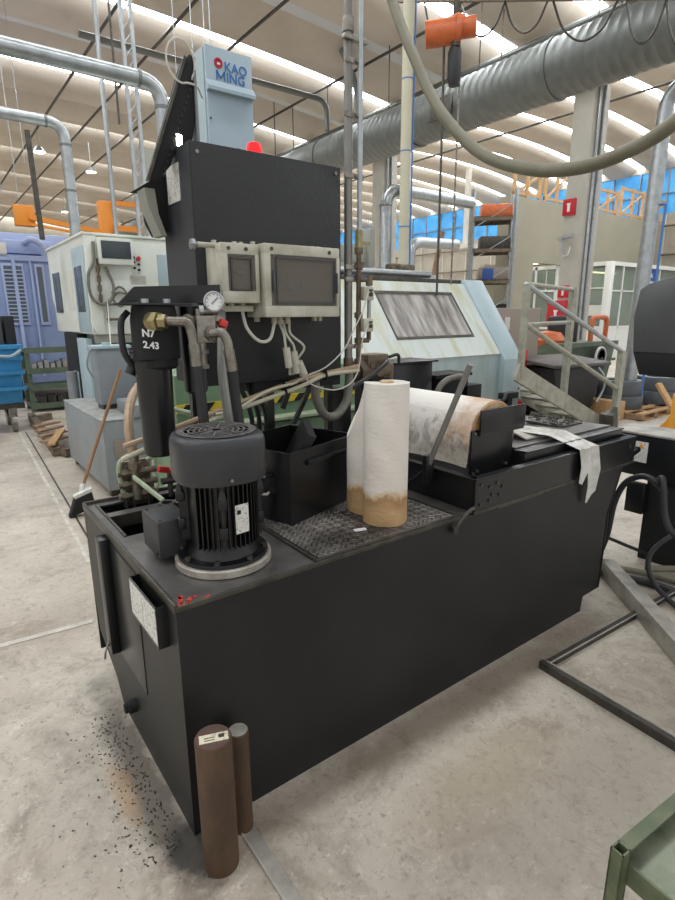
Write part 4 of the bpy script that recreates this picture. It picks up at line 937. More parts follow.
# rusty actuator and black cabinet behind the trough
ru = thing('gear_motor', 'rusty dark gear motor with black cable behind the standing paper roll', 'motor', (2.1, 2.5, 1.2))
m = MB(); m.cyl((2.0, 2.5, 1.36), (2.22, 2.5, 1.37), .065, n=18); m.box(2.04, 2.2, 2.44, 2.56, 1.36, 1.46, .01); m.cyl((1.97, 2.5, 1.36), (2.0, 2.5, 1.36), .045, n=14); m.cyl((2.13, 2.43, 1.37), (2.13, 2.46, 1.37), .04, n=14); m.box(2.17, 2.25, 2.45, 2.55, 1.28, 1.40, .006); m.cyl((2.07, 2.43, 1.40), (2.07, 2.46, 1.40), .02, n=8)
m.build('housing', 'rust', ru); MB().tube([(1.84, 2.4, 1.24), (1.9, 2.38, 1.30), (2.02, 2.38, 1.35), (2.12, 2.38, 1.41), (2.16, 2.42, 1.42)], .012, n=8).tube([(2.2, 2.44, 1.44), (2.26, 2.43, 1.45), (2.28, 2.44, 1.40)], .01, n=8).build('cable', 'rubber', ru)
MB().box(2.05, 2.2, 2.42, 2.58, TZ+.15, 1.32, .004).box(1.84, 1.9, 2.42, 2.6, TZ+.0, 1.28, .004).build('stand', 'blackmat', ru)
MB().box(1.86, 1.92, 2.28, 2.34, TZ, 1.12, .01).cyl((1.89, 2.31, 1.12), (1.89, 2.31, 1.17), .018).build('bollard', 'rubber', ru)
cbx = thing('black_control_box', 'black box with a thin lid standing behind the lying roll', 'box', (2.48, 2.55, TZ+.1))
MB().box(2.305, 2.64, 2.51, 2.72, TZ, 1.385, .003).build('body', 'blacksat', cbx); MB().box(2.29, 2.665, 2.48, 2.74, 1.385, 1.397, .002).build('lid', 'blacksat', cbx)
m = MB(); m.box(2.72, 3.0, 2.51, 2.7, TZ, 1.27, .004); m.box(2.68, 3.04, 2.51, 2.72, 1.27, 1.29); m.box(2.9, 3.15, 2.51, 2.7, TZ, 1.2, .004)
tag(m.build('roll_drive_cover', 'blackmat'), 'black drive cover behind the roll brackets', 'cover')
tag(MB().tube([(2.61, 2.46, 1.0), (2.62, 2.46, 1.14), (2.65, 2.45, 1.22), (2.72, 2.45, 1.265), (2.82, 2.45, 1.28), (2.92, 2.46, 1.27)], .02, n=10).build('bent_hose', 'greyhose'), 'short bent grey hose arching beside the black control box', 'hose')
tag(MB().tube([(2.9, 2.1, 1.20), (2.8, 2.05, 1.205), (2.72, 2.0, 1.19), (2.62, 1.98, 1.18)], .010, n=8).box(2.82, 2.95, 2.06, 2.12, 1.17, 1.21, .004).box(2.86, 2.9, 2.07, 2.11, 1.03, 1.18).build('sensor_cable', 'blackmat'), 'black sensor plug and cable behind the small angle bracket', 'cable')

# ================================================================== BAR STOCK AND FLOOR ITEMS
bs = thing('steel_bar', 'thick rusty round steel bar standing upright with a cream sticker on top', 'bar', (.523, 1.33, 0))
MB().lathe((.523, 1.33, 0), [(0, 0), (.054, 0), (.055, .004), (.055, .466), (.053, .47), (0, .47)], n=40).build('bar_body', 'ruststock', bs)
MB().lathe((.523, 1.33, .4702), [(0, 0), (.052, 0), (.052, .0008), (0, .0008)], n=40).build('sawn_end', 'stocktop', bs)
st = MB().obox((.523, 1.325, .4715), (.085, .034, .0008), rz=-.35).build('sticker', 'sticker', bs, label='cream printed sticker')
MB().obox((.545, 1.320, .4722), (.017, .015, .0006), rz=-.35).obox((.512, 1.331, .4722), (.032, .003, .0006), rz=-.35).obox((.508, 1.322, .4722), (.03, .003, .0006), rz=-.35).build('sticker_print', 'darksteel', st)
bs2 = thing('steel_bar', 'thinner rusty round steel bar standing behind the stickered one', 'bar', (.612, 1.395, 0))
MB().lathe((.636, 1.40, 0), [(0, 0), (.033, 0), (.033, .385), (.031, .388), (0, .388)], n=32).build('bar_body', 'ruststock', bs2)
MB().lathe((.636, 1.40, .3882), [(0, 0), (.03, 0), (.03, .0008), (0, .0008)], n=32).build('sawn_end', 'sheet', bs2)
tag(MB().box(.615, .665, .5, 1.43, 0, .005, .001).box(.615, .622, .5, 1.43, .005, .009).build('floor_cable_cover', 'sheet'), 'flat steel cable cover strip on the floor in front of the tank', 'cover')
fr = thing('floor_channel', 'low steel angle frame lying on the floor in front of the tank end', 'frame', (2.2, 1.2, 0))
MB().bar((2.20, 1.28, .018), (3.75, 1.21, .018), .022, .036).build('rail', 'darksteel', fr); MB().bar((2.20, 1.30, .02), (2.14, .2, .02), .026, .04).build('rail', 'darksteel', fr)
MB().bar((2.215, 1.262, .037), (3.75, 1.192, .037), .006, .004).bar((2.217, 1.28, .041), (2.157, .2, .041), .006, .004).build('bright_edge', 'sheet', fr)
tag(MB().bar((3.42, 1.62, .055), (2.36, .41, .055), .085, .11, bev=.004).build('steel_beam', 'sheet'), 'worn square steel beam lying diagonally on the floor at right', 'beam')
# chips and oily debris beside the tank
m = MB()
for i in range(360):
    t = random.random(); x = .455-.10*abs(random.gauss(0, .8))-.01; y = 1.45+t*.8
    if random.random() < .15: x, y = .1+random.random()*.4, 1.0+random.random()*1.4
    m.obox((x, y, .002), (.002+random.random()*.008, .0015+random.random()*.003, .002), rz=random.random()*3, rx=random.random()*.6)
tag(m.build('metal_swarf', 'darksteel'), 'small metal swarf scattered on the floor along the tank left side', 'swarf', kind='stuff')
# green table corner
gt = thing('steel_table', 'worn green steel table at the bottom right corner', 'table', (1.1, .4, 0))
RT = Matrix.Translation((1.095, .42, 0)) @ Matrix.Rotation(math.radians(-5), 4, 'Z')
MB().box(0, .95, -.7, -.01, .475, .483, mtx=RT).build('table_tray', 'tabletray', gt)
MB().box(0, .95, -.012, 0, .455, .53, .001, mtx=RT).box(0, .95, -.03, 0, .525, .531, mtx=RT).box(-.001, .005, -.7, 0, .44, .495, mtx=RT).box(.945, .95, -.7, 0, .44, .49, mtx=RT).build('edge_rail', 'tablegreen', gt)
for x, y in ((-.03, -.002), (.93, -.002), (-.03, -.69), (.93, -.69)):
    m = MB(); m.box(x, x+.03, y-.03, y-.026, 0, .535, mtx=RT); m.box(x, x+.03, y-.004, y, 0, .535, mtx=RT); m.box(x, x+.004, y-.03, y, 0, .535, mtx=RT); m.box(x+.026, x+.03, y-.03, y, 0, .535, mtx=RT)
    m.build('leg', 'tablegreen', gt)
MB().box(.1, .13, -.7, -.02, .25, .28, mtx=RT).build('brace', 'tablegreen', gt)

# broom
bm_ = thing('broom', 'wooden broom with black bristles leaning against the grey coolant tank', 'broom', (.95, 5.0, 0))
MB().cyl((.93, 5.0, .19), (1.38, 5.06, 1.22), .014, n=10).build('stick', 'stick', bm_)
m = MB(); m.prism([(.80, 4.9, .0), (1.02, 4.9, .07), (1.00, 4.9, .2), (.86, 4.9, .16)], (0, .09, .0), .01); m.build('bristles', 'bristle', bm_)
MB().bar((.86, 4.945, .17), (1.01, 4.945, .22), .06, .035, bev=.006).cyl((.92, 4.95, .17), (.95, 5.0, .26), .022, n=10).build('head', 'label', bm_)

# ================================================================== GREEN LATHE BASE WITH LOGO COLUMN
gl = thing('green_machine', 'green machine base with yellow and black hazard tape behind the black tank', 'machine', (2.2, 4, 0))
m = MB(); m.box(1.30, 2.98, 3.55, 4.1, .1, 1.30, .02); m.box(1.4, 2.9, 3.6, 4.05, 0, .1); m.build('base_body', 'greenlathe', gl)
MB().box(1.5, 2.98, 3.45, 3.55, .0, .92, .015).prism([(1.0, 3.5, .05), (1.5, 3.5, .05), (1.5, 3.5, .92), (1.42, 3.5, .92), (1.25, 3.5, .5), (1.0, 3.5, .3)], (0, .3, 0), .01).build('front_guard', 'greenlathe', gl)
MB().box(1.3, 2.98, 3.42, 3.55, .93, .955, .004).build('ledge', 'palegreen', gl)
tp = MB().box(1.30, 2.98, 3.538, 3.55, 1.045, 1.10).build('hazard_tape', 'yellow', gl)
m = MB()
for i in range(11):
    x = 1.32+i*.15; m.prism([(x, 3.538, 1.045), (x+.06, 3.538, 1.045), (x+.11, 3.538, 1.10), (x+.05, 3.538, 1.10)], (0, -.003, 0))
m.build('black_stripes', 'blackmat', tp)
m = MB()
for p in ([(1.05, 3.4, .42), (1.6, 3.42, .62), (2.2, 3.45, .62)], [(1.0, 3.36, .50), (1.3, 3.38, .74), (1.45, 3.4, .8)], [(1.02, 3.3, .30), (1.5, 3.3, .48), (2.0, 3.32, .5)], [(1.1, 3.4, 1.18), (1.02, 3.3, 1.22), (1.15, 3.2, 1.14), (1.4, 3.2, 1.06)], [(1.1, 3.42, 1.05), (1.08, 3.4, .7), (1.12, 3.42, .3)]):
    m.tube(p, .017, n=8)
m.build('pipework', 'palegreen', gl)
kc = thing('machine_column', 'blue-grey machine column with red and blue maker logo above the black housing', 'column', (1.85, 3.8, 1.3))
m = MB(); m.box(1.675, 2.0, 3.6, 4.05, 1.3, 3.31, .006); m.build('column_body', 'kao', kc)
MB().prism([(1.672, 3.6, 3.12), (1.672, 3.565, 3.075), (1.672, 3.565, 3.055), (1.672, 3.6, 3.055)], (.333, 0, 0)).build('drip_ledge', 'kao', kc)
MB().box(1.668, 1.675, 3.62, 4.04, 1.3, 3.30).build('side_cover', 'paleblue', kc)
MB().box(1.655, 1.676, 3.9, 3.94, 2.4, 3.2).cyl((1.69, 3.595, 2.9), (1.69, 3.602, 2.9), .006).build('hinge_strip', 'darksteel', kc)
text('KAO', .076, 'logoblue', kc, (1.80, 3.597, 3.186), (1, 0, 0), (0, 0, 1), 'logo_lettering', bold=.0008); text('ING', .076, 'logoblue', kc, (1.812, 3.597, 3.128), (1, 0, 0), (0, 0, 1), 'logo_lettering', bold=.0008)
m = MB(); mx0, mz0, mh = 1.748, 3.128, .053
for (a_, b_) in (((0, 0), (0, mh)), ((.052, 0), (.052, mh)), ((0, mh-.004), (.026, .012)), ((.026, .012), (.052, mh-.004))): m.bar((mx0+a_[0], 3.597, mz0+a_[1]), (mx0+b_[0], 3.597, mz0+b_[1]), .009, .003, up=(0, 1, 0))
m.build('logo_lettering', 'logoblue', kc)
RXm = Matrix.Rotation(PI/2, 4, 'X')
MB().lathe((0, 0, 0), [(.022, 0), (.030, 0), (.030, .003), (.022, .003), (.022, 0)], n=28, mtx=Matrix.Translation((1.762, 3.6, 3.222)) @ RXm).build('logo_ring', 'logored', kc)
MB().lathe((0, 0, 0), [(0, 0), (.017, 0), (.017, .004), (0, .004)], n=20, mtx=Matrix.Translation((1.762, 3.6, 3.218)) @ RXm).build('logo_dot', 'logored', kc)
MB().box(1.752, 1.772, 3.593, 3.596, 3.212, 3.222).build('logo_dash', 'white', kc)

# ================================================================== WHITE LATHE HOOD (centre)
lh = thing('lathe_enclosure', 'pale blue-white lathe enclosure with a large smeared window behind the tank', 'machine', (4.6, 5.2, 0))
HL, HR = 3.05, 5.72
m = MB(); m.prism([(HL, 4.3, .45), (HL, 4.3, 1.19), (HL, 4.96, 2.05), (HL, 6.0, 2.05), (HL, 6.0, .45)], (HR-HL, 0, 0), .01); m.build('hood_body', 'hoodlow', lh)
def sl(t, d=0): return (4.3+.66*t - d*.79, 1.19+.86*t + d*.61)
def slope_quad(mb, xa, xb, ta, tb, d, th):
    ya, za = sl(ta, d); yb, zb = sl(tb, d); mb.prism([(xa, ya, za), (xb, ya, za), (xb, yb, zb), (xa, yb, zb)], (0, -.79*th, .61*th))
WX0, WX1, T0, T1 = 4.14, 5.36, .27, .82
m = MB(); slope_quad(m, HL+.01, WX0, .0, .985, .001, .018); slope_quad(m, WX1, HR-.02, .0, .985, .001, .018); slope_quad(m, WX0, WX1, T1, .985, .001, .018); slope_quad(m, WX0, WX1, 0, T0, .001, .018)
m.build('sloped_door', 'hood', lh)
m = MB(); slope_quad(m, WX0, WX1, T0, T1, .002, .006); m.build('window_pane', 'hoodglass', lh)
m = MB(); g_ = .022
slope_quad(m, WX0-g_, WX1+g_, T1, T1+.03, .018, .008); slope_quad(m, WX0-g_, WX1+g_, T0-.03, T0, .018, .008); slope_quad(m, WX0-g_, WX0, T0, T1, .018, .008); slope_quad(m, WX1, WX1+g_, T0, T1, .018, .008)
m.build('window_gasket', 'darksteel', lh)
m = MB(); m.prism([(HR-.01, 4.22, .62), (HR-.01, 4.22, 1.13), (HR-.01, 4.93, 2.10), (HR-.01, 6.0, 2.10), (HR-.01, 6.0, .62)], (.36, 0, 0), .008); m.build('end_post', 'paleblue', lh)
MB().cyl((HR+.3, 4.21, 1.05), (HR+.3, 4.225, 1.05), .014, n=10).cyl((HR+.3, 4.21, .75), (HR+.3, 4.225, .75), .012, n=10).build('end_bolt', 'darksteel', lh)
MB().box(4.3, HR+.4, 4.28, 5.9, 0, .62, .01).build('lower_base', 'midgrey', lh)
MB().box(HL, 4.3, 4.28, 5.9, 0, .44, .01).box(HL-.2, 4.0, 4.16, 4.3, .42, .8, .01).build('lower_guard', 'paleblue', lh)
m = MB(); m.box(HL+.2, HR+.1, 4.98, 5.25, 2.05, 2.10, .005); m.box(4.0, 5.0, 5.0, 5.05, 2.08, 2.12); m.build('top_rail', 'darksteel', lh)
m = MB(); m.box(3.6, 5.5, 5.2, 5.5, 2.08, 2.16, .01); m.cyl((3.8, 5.15, 2.16), (5.3, 5.15, 2.16), .04, n=12); m.build('top_cover', 'galv', lh)
MB().obox((3.98, 4.93, 2.08), (.22, .05, .04), bev=.008).build('door_handle', 'bluesign', lh)
MB().box(3.9, 4.7, 5.55, 5.7, 2.30, 2.50, .02).box(4.6, 4.7, 5.5, 5.75, 2.25, 2.70, .02).box(4.1, 4.3, 5.56, 5.69, 2.05, 2.32, .01).build('sliding_arm', 'skirt', lh)
MB().box(4.9, 5.3, 5.4, 5.55, 2.15, 2.3, .02).cyl((5.0, 5.38, 2.25), (5.1, 5.38, 2.25), .04).build('gear_unit', 'rust', lh)

# beige upright pole with blue cable, ducts behind
bp_ = thing('beige_pole', 'beige round pole with blue cable tied along it, right of the housing', 'pole', (5.9, 6.27, 0))
MB().cyl((5.9, 6.27, 0), (5.9, 6.27, 7.3), .075, n=16).build('pole', 'beigepipe', bp_)
MB().cyl((5.98, 6.22, 0), (5.98, 6.22, 7.3), .012, n=6).build('blue_cable', 'bluecable', bp_)
m = MB()
for z in (2.9, 3.9, 4.8): m.cyl((5.9, 6.27, z), (5.9, 6.27, z+.015), .08, n=16)
m.build('cable_tie', 'bluecable', bp_)
def pipe(name, lab, pts, r, material='galv', ring=None, sub=0, n=16, cat='duct', group=None):
    d = thing(name, lab, cat, pts[0]); MB().tube(pts, r, n=n, sub=sub).build('duct_run', material, d)
    if ring:
        m = MB()
        for (p, ax) in ring: p = V(p); ax = V(ax); m.cyl(p-ax*.015, p+ax*.015, r*1.09, n=n)
        m.build('joint_collar', 'galvdark', d)
    if group: d['group'] = group
    return d
def elbow(a, b, c, r, k=6):      # rounded corner at b
    a, b, c = V(a), V(b), V(c); u = (a-b).normalized(); w = (c-b).normalized(); p = b+u*r; q = b+w*r
    return [a]+[(p*(1-t)**2+b*2*t*(1-t)+q*t*t) for t in [i/k for i in range(k+1)]]+[c]
pipe('extraction_duct', 'large bright duct crossing the top left and turning down behind the raised lid', elbow((-4, 6, 3.92), (2.3, 6, 3.92), (2.3, 6, 2.0), .22), .072, ring=[((2.08, 6, 3.92), (1, 0, 0)), ((2.3, 6, 3.7), (0, 0, 1)), ((.3, 6, 3.92), (1, 0, 0))])
pipe('extraction_duct', 'slim duct on the far left turning down onto the white cabinet', elbow((-4, 8, 3.96), (1.80, 8, 3.96), (1.80, 8, 2.545), .2), .065, ring=[((1.8, 8, 3.72), (0, 0, 1)), ((1.8, 8, 3.2), (0, 0, 1)), ((1.6, 8, 3.96), (1, 0, 0))])
pipe('extraction_duct', 'bright duct bending down behind the lathe, left of the beige pole', elbow((14.6, 12.45, 5.05), (11, 12.45, 5.05), (11, 12.45, 0), .5), .17, ring=[((11, 12.45, 4.6), (0, 0, 1))])
pipe('extraction_duct', 'second lower duct behind the beige pole', elbow((13.2, 11.75, 3.65), (11.3, 11.75, 3.6), (11.3, 11.75, 0), .4), .15)
pipe('extraction_duct', 'straight bright drop duct beside the far concrete column', [(11.5, 12.2, 0), (11.5, 12.2, 6.4)], .16)
pipe('extraction_duct', 'bright duct dropping at the right edge beside the glass office', elbow((9.5, 3.2, 5.0), (9.5, 4.45, 4.95), (9.5, 4.5, 0), .35), .11, ring=[((9.5, 4.48, 4.2), (0, 0, 1))])
tag(MB().cyl((9.52, 4.28, 0), (9.52, 4.28, 3.3), .02, n=8).cyl((9.52, 4.28, 3.3), (9.52, 4.37, 3.3), .02, n=8).build('blue_air_pipe', 'bluecable'), 'thin blue air pipe beside the right duct', 'pipe')
# the big spiral duct under the gutter beam
sd = thing('spiral_duct', 'huge grey spiral duct crossing the ceiling at upper right', 'duct', (9, 8, 5.5))
P = []
m = MB(); b = bmesh.new(); rings = []; n = 36; y = 2.0; pts = []
while y < 34: pts.append(y); y += .055 if y < 12 else .25
for i, y in enumerate(pts):
    r = .435+(.012 if i % 3 == 0 else 0); rings.append([b.verts.new((9+r*math.cos(2*PI*k/n), y, 5.54+r*math.sin(2*PI*k/n))) for k in range(n)])
for p, q in zip(rings, rings[1:]):
    for k in range(n): b.faces.new((p[k], p[(k+1) % n], q[(k+1) % n], q[k]))
b.faces.new(rings[0][::-1]); b.faces.new(rings[-1]); m.merge(b); m.build('duct_run', 'galvdark', sd, 20)
m = MB()
for y in (6.0, 9.2, 12.5, 16): m.lathe((0, 0, 0), [(.44, -.03), (.465, -.03), (.465, .03), (.44, .03), (.44, -.03)], n=36, mtx=Matrix.Translation((9, y, 5.54)) @ RXm)
m.build('joint_collar', 'galvdark', sd)
MB().obox((8.55, 8.15, 5.45), (.03, .55, .4), ry=.15, bev=.01).build('inspection_hatch', 'darksteel', sd)
m = MB()
for y in (5.2, 7.4, 9.8, 12, 14.5, 17): m.cyl((8.7, y, 5.9), (8.7, y, 7.3), .012, n=6); m.cyl((9.3, y, 5.9), (9.3, y, 7.3), .012, n=6)
m.build('hanger_rod', 'darksteel', sd)
for x, z, r, lab in ((10.4, 6.75, .06, 'upper pipe line running beside the gutter beam'), (10.0, 6.45, .05, 'lower pipe line running above the spiral duct')):
    tag(MB().cyl((x, 2, z), (x, 36, z), r, n=10).build('pipe_line', 'galvdark'), lab, 'pipe')
m = MB()
rz = lambda y: 5.15+(y-3.56)*.373
for (a, c, dz) in ((3.1, 3.66, .5), (3.66, 4.13, .45), (4.25, 5.16, .45), (5.25, 5.96, .38), (5.96, 6.8, .45), (6.8, 7.6, .6)):
    m.tube([(7.5, a, rz(a)), (7.5, a+(c-a)*.2, rz(a+(c-a)*.2)-dz*.7), (7.5, (a+c)/2, rz((a+c)/2)-dz), (7.5, a+(c-a)*.8, rz(a+(c-a)*.8)-dz*.7), (7.5, c, rz(c))], .015, n=6, sub=5)
tag(m.build('festoon_cable', 'darksteel'), 'dark festoon cable hanging in loops in front of the spiral duct', 'cable')
tag(MB().bar((7.5, 2.6, rz(2.6)+.06), (7.5, 8.5, rz(8.5)+.06), .07, .1).bar((7.5, 3.3, rz(3.3)), (7.5, 3.3, 7.2), .03, .03).bar((7.5, 7.9, rz(7.9)), (7.5, 7.9, 7.2), .03, .03).build('crane_rail', 'rust'), 'dark rail carrying the festoon cable under the roof', 'rail')
# small vertical drops from roof onto the duct (grey bends)
for x, y, lab in ((8.6, 10.75, 'bent grey branch pipe dropping onto the spiral duct right of the riser'), (8.6, 11.9, 'bent grey branch pipe dropping onto the spiral duct near the housing')):
    pipe('branch_duct', lab, elbow((x-(5.5 if y > 11 else .45), y, 6.6 if y > 11 else 7.2), (x, y, 6.6), (x, y, 5.95), .3), .06, 'galvdark')

# hanging hose
hh = thing('crane_hose', 'thick khaki hose sagging in a long arc across the upper right', 'hose', (3.5, 3, 2.6))
MB().tube([(3.5, 4.3, 5.2), (3.5, 4.05, 4.6), (3.5, 3.92, 4.17), (3.5, 3.64, 3.66), (3.5, 3.34, 3.21), (3.5, 2.93, 2.83), (3.5, 2.49, 2.635), (3.5, 2.12, 2.575), (3.5, 1.81, 2.61), (3.5, 1.58, 2.70), (3.5, 1.3, 2.9), (3.5, .9, 3.4)], .042, n=16, sub=8).build('hose', 'khaki', hh)

# hoist
ho = thing('chain_hoist', 'orange electric chain hoist with hanging chain at top centre right', 'hoist', (5.1, 4.8, 4.5))
a = math.radians(-45)
MB().cyl((4.93, 4.97, 4.64), (5.16, 4.74, 4.66), .13, n=20).cyl((5.16, 4.74, 4.66), (5.2, 4.70, 4.66), .145, n=20).build('motor_housing', 'hoist', ho)
MB().cyl((5.2, 4.70, 4.68), (5.31, 4.59, 4.69), .10, n=20).box(5.11, 5.2, 4.66, 4.78, 4.6, 4.8, .01).build('gear_housing', 'hoist', ho)
MB().box(5.12, 5.17, 4.7, 4.75, 4.78, 6.0, .005).cyl((5.15, 4.72, 4.5), (5.15, 4.72, 4.6), .05).build('suspension', 'darksteel', ho)
MB().lathe((5.16, 4.74, 4.12), [(0, 0), (.055, .01), (.075, .08), (.075, .33), (.06, .38), (0, .38)], n=14).build('chain_bag', 'rubber', ho)
ch = MB()
for i in range(61):
    z = 4.2-i*.036; p = V((5.2, 4.69, z)); 
    if i % 2: ch.box(p.x-.014, p.x+.014, p.y-.004, p.y+.004, z-.02, z+.02, .003, 1)
    else: ch.box(p.x-.004, p.x+.004, p.y-.014, p.y+.014, z-.02, z+.02, .003, 1)
ch.build('chain', 'steel', ho)
MB().tube([(5.08, 4.83, 4.55), (5.09, 4.82, 3.5), (5.09, 4.81, 1.9)], .014, n=6, sub=4).build('control_cable', 'darksteel', ho)

# ================================================================== LEFT BACKGROUND
gk = thing('grey_coolant_tank', 'long light grey coolant tank on the floor at left behind the broom', 'tank', (1.6, 6, 0))
m = MB(); m.prism([(1.215, 5.22, .08), (1.86, 5.22, .08), (1.86, 5.22, .74), (1.215, 5.22, .74)], (0, 1.65, 0), .008); m.build('tank_body', 'lightgreytank', gk)
MB().box(1.21, 1.865, 5.215, 6.875, .74, .75, .003).build('top_plate', 'greytop', gk)
MB().box(1.50, 1.87, 5.2, 5.75, .75, .87, .006).build('raised_cover', 'lightgreytank', gk)
MB().box(1.30, 1.5, 5.21, 5.217, .38, .56, .002).build('cover_plate', 'taupe', gk)
for x, y in ((1.25, 5.3), (1.25, 6.75), (1.7, 5.3), (1.7, 6.75)): MB().box(x, x+.1, y, y+.08, 0, .08).build('foot', 'darksteel', gk)
pg = thing('pump_box', 'small light grey box with cables standing on the grey coolant tank', 'box', (1.4, 5.9, .75))
MB().box(1.38, 1.70, 5.85, 6.1, .80, 1.36, .006).build('box_body', 'midgrey', pg); MB().box(1.36, 1.72, 5.83, 6.12, 1.36, 1.39, .004).cyl((1.5, 5.92, 1.39), (1.5, 5.92, 1.42), .04).build('lid', 'paleblue', pg); MB().box(1.40, 1.68, 5.87, 6.08, .75, .80).build('plinth', 'darksteel', pg)
MB().tube([(1.38, 5.9, 1.37), (1.32, 5.85, 1.34), (1.28, 5.83, 1.2), (1.33, 5.84, 1.08)], .01, n=6).build('cable', 'midgrey', pg)
MB().cyl((1.545, 5.92, 1.39), (1.72, 6.54, 1.84), .006, n=6).build('cable', 'whitecable', pg)

wc = thing('lathe_cabinet', 'tall cream and pale blue lathe cabinet with controls at left', 'machine', (2.1, 7.4, 0))
WX, WY = 1.55, 6.6
MB().prism([(WX, WY, 1.50), (WX, WY, 2.54), (WX-.0, 8.62, 2.56), (WX, 8.62, 1.9), (WX, 8.25, 1.48)], (.012, 0, 0)).build('side_panel', 'cream', wc)
m = MB(); m.box(WX+.012, 3.4, WY, 8.6, 1.475, 2.52, .01); m.build('cabinet_body', 'cream', wc)
MB().box(WX-.02, 3.45, WY-.03, 8.65, 2.52, 2.545, .004).build('roof_plate', 'cream', wc)
MB().box(WX+.02, 3.4, WY+.02, WY+.06, 1.38, 1.50).build('skirt', 'skirt', wc)
MB().box(WX+.1, 3.3, 6.9, 8.2, 0, 1.475, .01).build('lower_body', 'midgrey', wc)
m = MB()
for i in range(5): m.box(1.80, 2.1, 6.885, 6.9, 1.18+i*.05, 1.20+i*.05)
m.build('vent_slots', 'darksteel', wc)
m = MB(); m.box(WX-.01, WX+.1, 7.35, 8.1, .1, 1.47); m.build('side_recess', 'blackmat', wc)
MB().box(WX-.02, WX+.05, 6.9, 7.35, .1, 1.42, .006).box(WX-.03, WX, 7.5, 7.7, .1, 1.0, .01).build('side_door', 'paleblue', wc)
MB().cyl((WX-.08, 7.55, .5), (WX-.08, 7.55, 1.0), .07, n=12).build('cylinder', 'midgrey', wc)
for y0, y1 in ((8.0, 8.4), (6.78, 7.12)):
    MB().prism([(WX-.012, y0, 1.72), (WX-.012, y1, 1.72), (WX-.012, y1, 2.22), (WX-.012, y0, 2.22)], (.012, 0, 0), .004).build('side_window', 'machglass', wc)
MB().box(WX-.008, WX, 6.64, 7.2, 1.5, 2.42, .003).build('pale_door', 'paleblue', wc)
MB().box(WX-.006, WX, 7.35, 7.62, 1.75, 2.2).build('warning_labels', 'label', wc)
# front control bits
MB().box(1.67, 2.03, WY-.12, WY, 2.22, 2.49, .01).build('display_box', 'cream', wc)
MB().box(1.695, 2.005, WY-.128, WY-.12, 2.28, 2.46, .004).build('display_screen', 'cover', wc)
MB().box(2.035, 2.14, WY-.015, WY, 2.14, 2.35, .003).build('button_panel', 'label', wc)
m = MB()
for i, (x, z) in enumerate(((2.06, 2.31), (2.06, 2.26), (2.06, 2.20), (2.11, 2.24), (2.11, 2.18))): m.cyl((x, WY-.03, z), (x, WY-.014, z), .014, n=10)
m.build('black_button', 'blackmat', wc)
MB().cyl((2.11, WY-.04, 2.30), (2.11, WY-.014, 2.30), .024, n=14).build('emergency_button', 'red', wc)
MB().box(2.01, 2.18, WY-.008, WY, 2.03, 2.12).build('rating_plate', 'sheet', wc)
MB().box(2.33, 2.75, WY-.008, WY, 1.95, 2.36, .004).build('pale_panel', 'paleblue', wc)
MB().prism([(WX, WY-.02, 1.55), (WX+.05, WY-.02, 1.48), (WX+.13, WY-.02, 1.48), (WX+.13, WY-.02, 2.52), (WX, WY-.02, 2.52)], (0, .02, 0), .003).build('corner_cover', 'cream', wc)
m = MB(); m.tube([(1.64, WY-.04, 2.45), (1.62, WY-.06, 2.25), (1.55, WY-.06, 2.1), (1.56, WY-.06, 1.88), (1.66, WY-.06, 1.80), (1.77, WY-.06, 1.86), (1.80, WY-.06, 2.0), (1.74, WY-.04, 2.2)], .017, n=8)
m.tube([(1.78, WY-.04, 1.92), (1.86, WY-.06, 1.99), (1.93, WY-.06, 1.93), (1.93, WY-.06, 1.83), (1.85, WY-.06, 1.78), (1.79, WY-.04, 1.86), (1.86, WY-.04, 1.93), (1.98, WY-.04, 1.88), (2.0, WY-.04, 1.75)], .012, n=8)
m.build('looped_cable', 'greyhose', wc)
m = MB()
for i in range(4): m.cyl((1.655, WY-.06, 1.84+i*.1), (1.655, WY-.06, 1.90+i*.1), .022, n=8); m.cyl((1.655, WY-.06, 1.82), (1.655, WY-.06, 2.28), .01, n=8)
m.cyl((1.70, WY-.04, 1.64), (1.88, WY-.04, 1.64), .014, n=8); m.cyl((1.72, WY-.04, 1.6), (1.72, WY-.04, 1.82), .012, n=8)
m.build('air_fittings', 'rust', wc)

# lavender machine, rack, blue bin
lv_ = thing('lavender_machine', 'big lavender-blue machining centre with ribbed windows at far left', 'machine', (0, 13.5, 0))
MB().box(-1.5, 3.2, 12.5, 15, .3, 2.75, .02).build('cabinet', 'lavender', lv_)
MB().box(-1.5, 3.2, 12.9, 15, 2.75, 3.25, .02).box(1.5, 2.4, 12.7, 13, 2.85, 3.1, .02).build('upper_body', 'lavlight', lv_)
for x0, x1 in ((.6, 1.25), (1.42, 1.8), (1.98, 2.15), (2.3, 2.45), (2.6, 2.85)):
    f = MB().box(x0, x1, 12.46, 12.5, 1.5, 2.65, .01).build('window_panel', 'lavlight', lv_); MB().box(x0+.04, x1-.04, 12.45, 12.462, 1.56, 2.6).build('pane', 'machglass', f)
m = MB()
for i in range(14): m.box(1.46, 1.76, 12.43, 12.45, 1.6+i*.07, 1.62+i*.07)
m.build('louvre', 'lavlight', lv_)
MB().box(1.60, 1.66, 12.42, 12.46, .5, 2.75).box(1.9, 1.93, 12.42, 12.46, .5, 2.75).box(-1.5, 3.2, 12.44, 12.5, 2.7, 2.8).build('frame_strip', 'lavlight', lv_)
MB().box(1.25, 1.55, 12.4, 12.46, 2.8, 3.0, .01).build('label_plate', 'label', lv_)
MB().tube([(1.9, 12.7, 3.05), (2.0, 12.5, 3.1), (2.15, 12.45, 3.0), (2.2, 12.5, 2.8)], .06, n=8).build('hose', 'lavlight', lv_)
